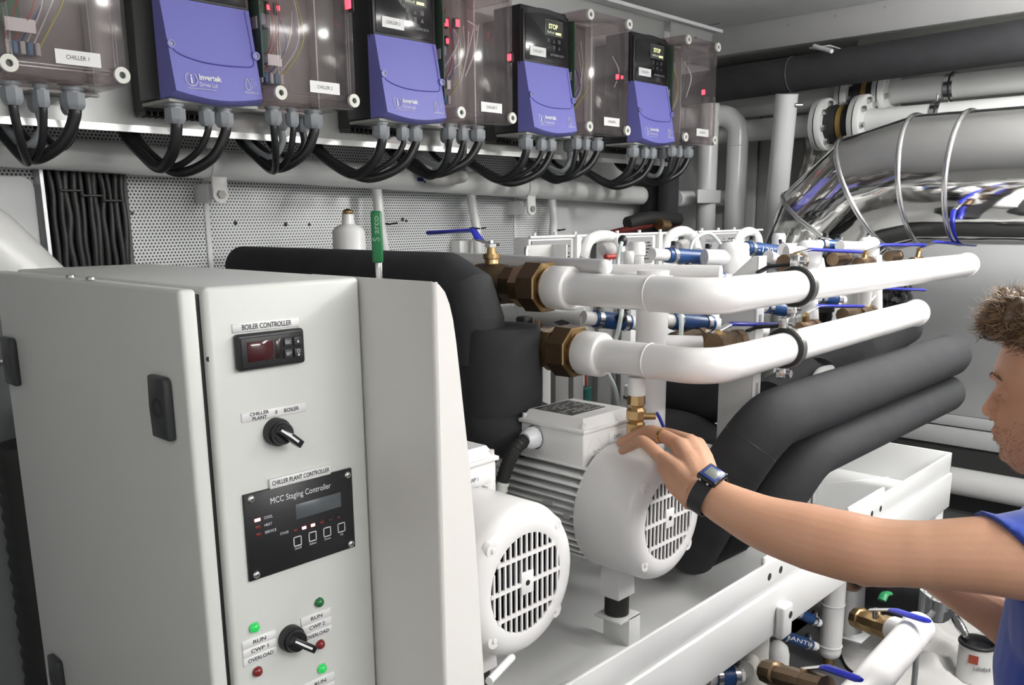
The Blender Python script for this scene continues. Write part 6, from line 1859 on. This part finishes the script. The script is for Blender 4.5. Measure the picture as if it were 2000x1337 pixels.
def A(x, y, D): return at(x, y, D=D)
SH = A(2085, 1090, 1.19)
arm = [(SH, .060), (A(1995, 1086, 1.20), .060), (A(1916, 1083, 1.21), .0535), (A(1815, 1082, 1.23), .0475), (A(1760, 1080, 1.245), .0475), (A(1708, 1077, 1.26), .0500), (A(1655, 1066, 1.275), .0510), (A(1583, 1048, 1.30), .0495), (A(1496, 1022, 1.335), .0425), (A(1432, 992, 1.365), .0355), (A(1396, 972, 1.385), .0315), (A(1366, 948, 1.40), .0295)]
pts = spline([p for p, r in arm], 5)
rs = []
for (p, r), (p2, r2) in zip(arm, arm[1:]):
    for k in range(5): rs.append(r+(r2-r)*k/5)
rs.append(arm[-1][1])
body.tube(pts, rs, 26)
body.ball(A(1690, 1118, 1.265), .021, n=14)            # point of the elbow
# palm from overlapping metacarpals, then the fingers
WR = A(1372, 950, 1.40)
MC = {'pinky': A(1296, 898, 1.515), 'ring': A(1326, 868, 1.545), 'middle': A(1346, 862, 1.575), 'index': A(1362, 868, 1.60)}
for k, (nm, r) in enumerate((('pinky', .0135), ('ring', .0140), ('middle', .0140), ('index', .0135))):
    st = A((1362, 1370, 1376, 1380)[k], (962, 948, 940, 938)[k], (1.395, 1.405, 1.415, 1.425)[k])
    body.tube([st, st.lerp(MC[nm], .5)+U_*.004, MC[nm]], [.0235, .0205, r*1.15], 14)
body.tube([A(1356, 978, 1.405), A(1322, 945, 1.445), A(1296, 908, 1.50)], [.019, .0185, .0135], 14)
body.tube([A(1335, 955, 1.43), A(1315, 905, 1.50)], [.018, .014], 12)
fingers = {
    'pinky': [MC['pinky'], A(1256, 862, 1.555), A(1231, 871, 1.595), A(1215, 880, 1.615)],
    'ring': [MC['ring'], A(1274, 842, 1.605), A(1236, 853, 1.645), A(1212, 864, 1.67)],
    'middle': [MC['middle'], A(1296, 846, 1.65), A(1258, 852, 1.70), A(1236, 860, 1.725)],
    'index': [MC['index'], A(1322, 852, 1.68), A(1288, 856, 1.72), A(1266, 862, 1.745)],
}
for nm, ps in fingers.items():
    kk = .92 if nm == 'pinky' else 1.0
    body.tube(spline(ps, 5), [x*kk for x in [.0145, .0138, .0132, .0126, .0122, .0124, .0119, .0113, .0109, .0106, .0105, .0103, .0100, .0096, .0092, .0086]], 14)
    body.ball(ps[-1], .0088*kk, n=10)
    body.ball(ps[0], .0145*kk, n=10)
# thumb leaves the far side of the palm near the wrist
body.tube(spline([A(1384, 945, 1.43), A(1384, 915, 1.50), A(1368, 900, 1.57), A(1350, 898, 1.62)], 4), [.017, .0165, .016, .0155, .0145, .0135, .0125, .012, .0115, .011, .0105, .0095, .008], 12)
# right arm, reaching forward behind the left one
RSH = hd(-.03, -.16, -.25)
body.tube(spline([RSH, A(2075, 1235, 1.56), A(2030, 1262, 1.56), A(1940, 1196, 1.60), A(1830, 1130, 1.64), A(1790, 1105, 1.66)], 4), [.055, .054, .052, .050, .048, .048, .0475, .047, .0465, .046, .0445, .043, .0415, .040, .037, .034, .031, .029, .028, .027, .026], 20)
RH = A(1770, 1098, 1.66)
for k in range(4):
    o = RH+V(0, 0, 0.012-0.010*k)+S_*(.012*k-.02)
    body.tube(spline([A(1785, 1104, 1.66), o, o+F_*.045, o+F_*.06-U_*.03], 3), [.015, .013, .012, .011, .010, .010, .009, .009, .009, .008], 8)
body.tube([A(1785, 1104, 1.66), A(1775, 1110, 1.62)], .011, 8)
skin = remeshed(body, 'body', SKIN, man, .0027, 4, .5)

# eye and brow
for s in (-1, 1):
    B().ball(hd(.0795, s*.031, -.0075), .0082, n=12).done('eye', mat('eye_dark', (0.05, 0.035, 0.03), 0.25), man)
    B().tube([hd(.0872, s*.024, -.0095), hd(.0850, s*.034, -.0105), hd(.0785, s*.044, -.0085)], [.0008, .0012, .0006], 6).done('eyelashes', HAIRD, man)
    B().ball(hd(.0900, s*.0085, -.0505), .0026, n=8).done('nostril', mat('nostril_dark', (0.08, 0.03, 0.02), 0.7), man)

# shirt: trunk, shoulders and slanted sleeve grown into one cloth surface
sh = B()
tr = [(-.175, -.075, .065, .060), (-.205, -.08, .13, .075), (-.24, -.085, .165, .095), (-.32, -.075, .17, .115), (-.45, -.075, .165, .125), (-.58, -.095, .165, .125), (-.70, -.13, .17, .13)]
rows = []
for (u, f, w, d) in tr:
    rows.append([sh.bm.verts.new(H+U_*u+F_*(f+d*math.cos(2*PI*k/32))+S_*(-.005+w*math.sin(2*PI*k/32))) for k in range(32)])
for a, b_ in zip(rows, rows[1:]):
    for k in range(32): sh.bm.faces.new((a[k], a[(k+1) % 32], b_[(k+1) % 32], b_[k]))
sh.bm.faces.new(rows[0]); sh.bm.faces.new(list(reversed(rows[-1])))
hem_c, hem_t = A(1980, 1090, 1.205), A(1914, 994, 1.205)
ha = (hem_t-hem_c)
hb = (FWD*.072)
sc = [(hem_c, ha, hb), (A(2010, 1092, 1.20), ha*.90, hb*1.02), (SH+(-F_)*.0, V(0, 0, .075)+F_*.02, FWD*.075), (hd(-.04, .10, -.23), V(0, 0, .09), FWD*.02+F_*-.08)]
rows = []
for (c, a, b_) in sc:
    rows.append([sh.bm.verts.new(c+a*math.cos(2*PI*k/28)+b_*math.sin(2*PI*k/28)) for k in range(28)])
for a, b_ in zip(rows, rows[1:]):
    for k in range(28): sh.bm.faces.new((a[k], a[(k+1) % 28], b_[(k+1) % 28], b_[k]))
sh.bm.faces.new(rows[0]); sh.bm.faces.new(list(reversed(rows[-1])))
sh.ball(SH+U_*.0, .072, n=16)
sh.tube([SH, hd(-.075, .03, -.235), hd(-.075, -.03, -.235), RSH], [.076, .088, .088, .078], 20)
sh.tube([SH-U_*.02, hd(-.08, .04, -.36)], [.07, .11], 18)
rsl = [RSH, A(2080, 1180, 1.57)]
sh.tube([RSH+U_*.02, RSH.lerp(A(2075, 1235, 1.56), .6)], [.075, .068], 18)
shirt = remeshed(sh, 'shirt', SHIRT, man, .006, 4, .5)
# trousers, kneeling: thighs down to the knees, shins along the floor
tg = B()
tg.tube([H+U_*-.66+F_*-.13, H+U_*-.80+F_*-.17], [.15, .15], 24)
for s in (-1, 1):
    hip = H+U_*-.76+F_*-.15+S_*(s*.09)
    knee = V(hip.x, hip.y, FLOOR+.075)+F_*.10
    ank = V(hip.x, hip.y, FLOOR+.06)-F_*.34
    tg.tube([hip, hip.lerp(knee, .5), knee], [.085, .075, .065], 16)
    tg.tube([knee, knee.lerp(ank, .5), ank], [.064, .058, .048], 16)
remeshed(tg, 'trousers', DENIM, man, .008, 3)
for s in (-1, 1):
    a = V(H.x, H.y, FLOOR+.055)-F_*(.15+.36)+S_*(s*.09)
    B().tube([a+F_*.04, a-F_*.06, a-F_*.13-U_*.01], [.045, .05, .035], 14).done('shoe', BLK, man)

# hair: combed mass plus strands, and stubble
rn = random.Random(21)
hb_ = B()
rows = []
for (u, f, bk, w) in ((.136, .02, -.035, .03), (.126, .058, -.07, .055), (.106, .082, -.094, .071), (.078, .086, -.104, .080), (.060, .078, -.106, .083), (.035, .030, -.107, .084), (.0, -.012, -.104, .083), (-.03, -.035, -.097, .079), (-.06, -.045, -.085, .070)):
    row = []
    for k in range(36):
        a = 2*PI*k/36
        c, s = math.cos(a), math.sin(a)
        row.append(hb_.bm.verts.new(hd(f*abs(c) if c > 0 and f > 0 else (f*abs(c) if c > 0 else bk*abs(c)), w*s, u)))
    rows.append(row)
for a, b_ in zip(rows, rows[1:]):
    for k in range(36): hb_.bm.faces.new((a[k], a[(k+1) % 36], b_[(k+1) % 36], b_[k]))
hb_.bm.faces.new(rows[0]); hb_.bm.faces.new(list(reversed(rows[-1])))
for k in range(70):
    s = rn.uniform(-.05, .05)
    u = rn.uniform(.072, .128)
    hb_.ball(hd(.086+.026*rn.random()-abs(s)*.35-max(0, u-.10)*.6, s, u), rn.uniform(.008, .016), n=8)
hair = remeshed(hb_, 'hair', HAIRD, man, .005, 3)
def strands(count, roots, length, r, name, m, parent):
    b = B()
    for k in range(count):
        p, d = roots()
        L = length*rn.uniform(.6, 1.25)
        d = (d+V(rn.gauss(0, .5), rn.gauss(0, .5), rn.gauss(0, .5))).normalized()
        d2 = (d+V(rn.gauss(0, .8), rn.gauss(0, .8), rn.gauss(0, .8))).normalized()
        q = [p, p+d*L*.55, p+d*L*.55+d2*L*.5]
        b.tube(q, [r, r*.8, r*.2], 3, caps=False)
    o = b.done(name, m, parent, sharp=80)
    o['kind'] = 'stuff'
    return o
from mathutils.bvhtree import BVHTree
hv = BVHTree.FromPolygons([v.co+ORG[man] for v in hair.data.vertices], [p.vertices for p in hair.data.polygons])
def hair_root(lo_u, front):
    def root():
        while True:
            d = (F_*rn.gauss(.5 if front else 0, .7)+S_*rn.gauss(.15, .7)+U_*rn.uniform(lo_u, 1.0)).normalized()
            o = hd(.0, 0, .05)
            hit = hv.ray_cast(o+d*.3, -d)
            if hit[0] is not None:
                return hit[0]-hit[1]*.004, hit[1]*.8+F_*.75+U_*.25
    return root
def brow_root():
    q = rn.random()
    s = rn.choice((-1, 1))
    return hd(.0965-.018*q*q, s*(.010+.036*q), .0125+.006*math.sin(PI*q)), (F_*.15+S_*s*.8+U_*.35)
strands(170, brow_root, .0045, .00035, 'eyebrows', HAIRD, man)
strands(1600, hair_root(-.25, False), .021, .00055, 'hair_strands', HAIRD, hair)
strands(1300, hair_root(.25, True), .024, .00045, 'hair_strands', HAIRL, hair)
strands(700, hair_root(-.1, True), .020, .0005, 'hair_strands', mat('mid_brown_hair', (0.17, 0.10, 0.055), 0.45), hair)
# stubble rooted on the jaw, found by casting onto the skin surface
bv = BVHTree.FromPolygons([v.co+ORG[man] for v in skin.data.vertices], [p.vertices for p in skin.data.polygons])
def jaw_root():
    while True:
        u = rn.uniform(-.135, -.040)
        a = rn.uniform(-.3, 1.75)
        if u > -.066 and a < .25 and rn.random() < .55: continue
        if u > -.062 and a < .75 and u > -.055: continue
        d = F_*math.cos(a)+S_*math.sin(a)
        o = hd(0, 0, u)+d*.25
        hit = bv.ray_cast(o, -d)
        if hit[0] is not None and (hit[0]-hd(0, 0, u)).length < .12:
            return hit[0], (hit[1]+U_*-.5)
strands(1500, jaw_root, .0034, .0002, 'beard', BEARD, man)

# finger ring and wrist watch
pr = fingers['ring']
rc = pr[0].lerp(pr[1], .62)+U_*.001
tag(B().lathe(rc-(pr[1]-pr[0]).normalized()*.003, pr[1]-pr[0], [(0, .0118), (0, .0139), (.005, .0139), (.005, .0118)], 24, closed=True).done('finger_ring', GOLD), 'plain gold ring on the ring finger of the resting hand', 'ring')
wc_ = A(1382, 962, 1.392)
wax = (A(1432, 992, 1.365)-A(1366, 948, 1.40)).normalized()
wt = thing('wrist_watch', 'black strapped digital watch with blue edged display on the wrist', 'watch', wc_)
side = wax.cross(U_).normalized()
if side.dot(S_) < 0: side = -side
topv = side.cross(wax).normalized()
if topv.z < 0: topv = -topv
rim = []
NW = 32
vs, fs = [], []
for k in range(NW):
    a = 2*PI*k/NW
    rad = side*math.cos(a)+topv*math.sin(a)
    rr = .0345
    wd = .0125
    for (q, e) in ((-wd, 0), (wd, 0), (wd, .003), (-wd, .003)):
        vs.append(wc_+rad*(rr+e)+wax*q)
for k in range(NW):
    k2 = (k+1) % NW
    for j in range(4):
        fs.append((4*k+j, 4*k+(j+1) % 4, 4*k2+(j+1) % 4, 4*k2+j))
b = B()
b.faces(vs, fs)
b.done('strap', mat('watch_strap_black', (0.012, 0.012, 0.014), 0.5), wt)
up_ = (topv*.92+side*.30).normalized()
sd_ = wax.cross(up_).normalized()
cc = wc_+up_*.0375
Mw = Matrix(((wax.x, sd_.x, up_.x, cc.x), (wax.y, sd_.y, up_.y, cc.y), (wax.z, sd_.z, up_.z, cc.z), (0, 0, 0, 1)))
cs = B().box((-.0175, -.0185, -.004), (.0175, .0185, .006), .003, 2, M=Mw).done('case', BLKG, wt)
B().box((-.0145, -.0155, .0055), (.0145, .0155, .0066), .001, 1, M=Mw).done('blue_bezel', mat('watch_blue', (0.03, 0.06, 0.25), 0.3), cs)
B().box((-.0105, -.0105, .0064), (.0105, .0105, .0071), .0004, 1, M=Mw).done('lcd', mat('watch_lcd', (0.20, 0.22, 0.20), 0.3), cs)
B().cyl(Mw @ V(.006, .018, 0), Mw @ V(.006, .021, 0), .002, n=8).done('button', STEEL, cs)
B().cyl(Mw @ V(-.008, .018, 0), Mw @ V(-.008, .021, 0), .002, n=8).done('button', STEEL, cs)
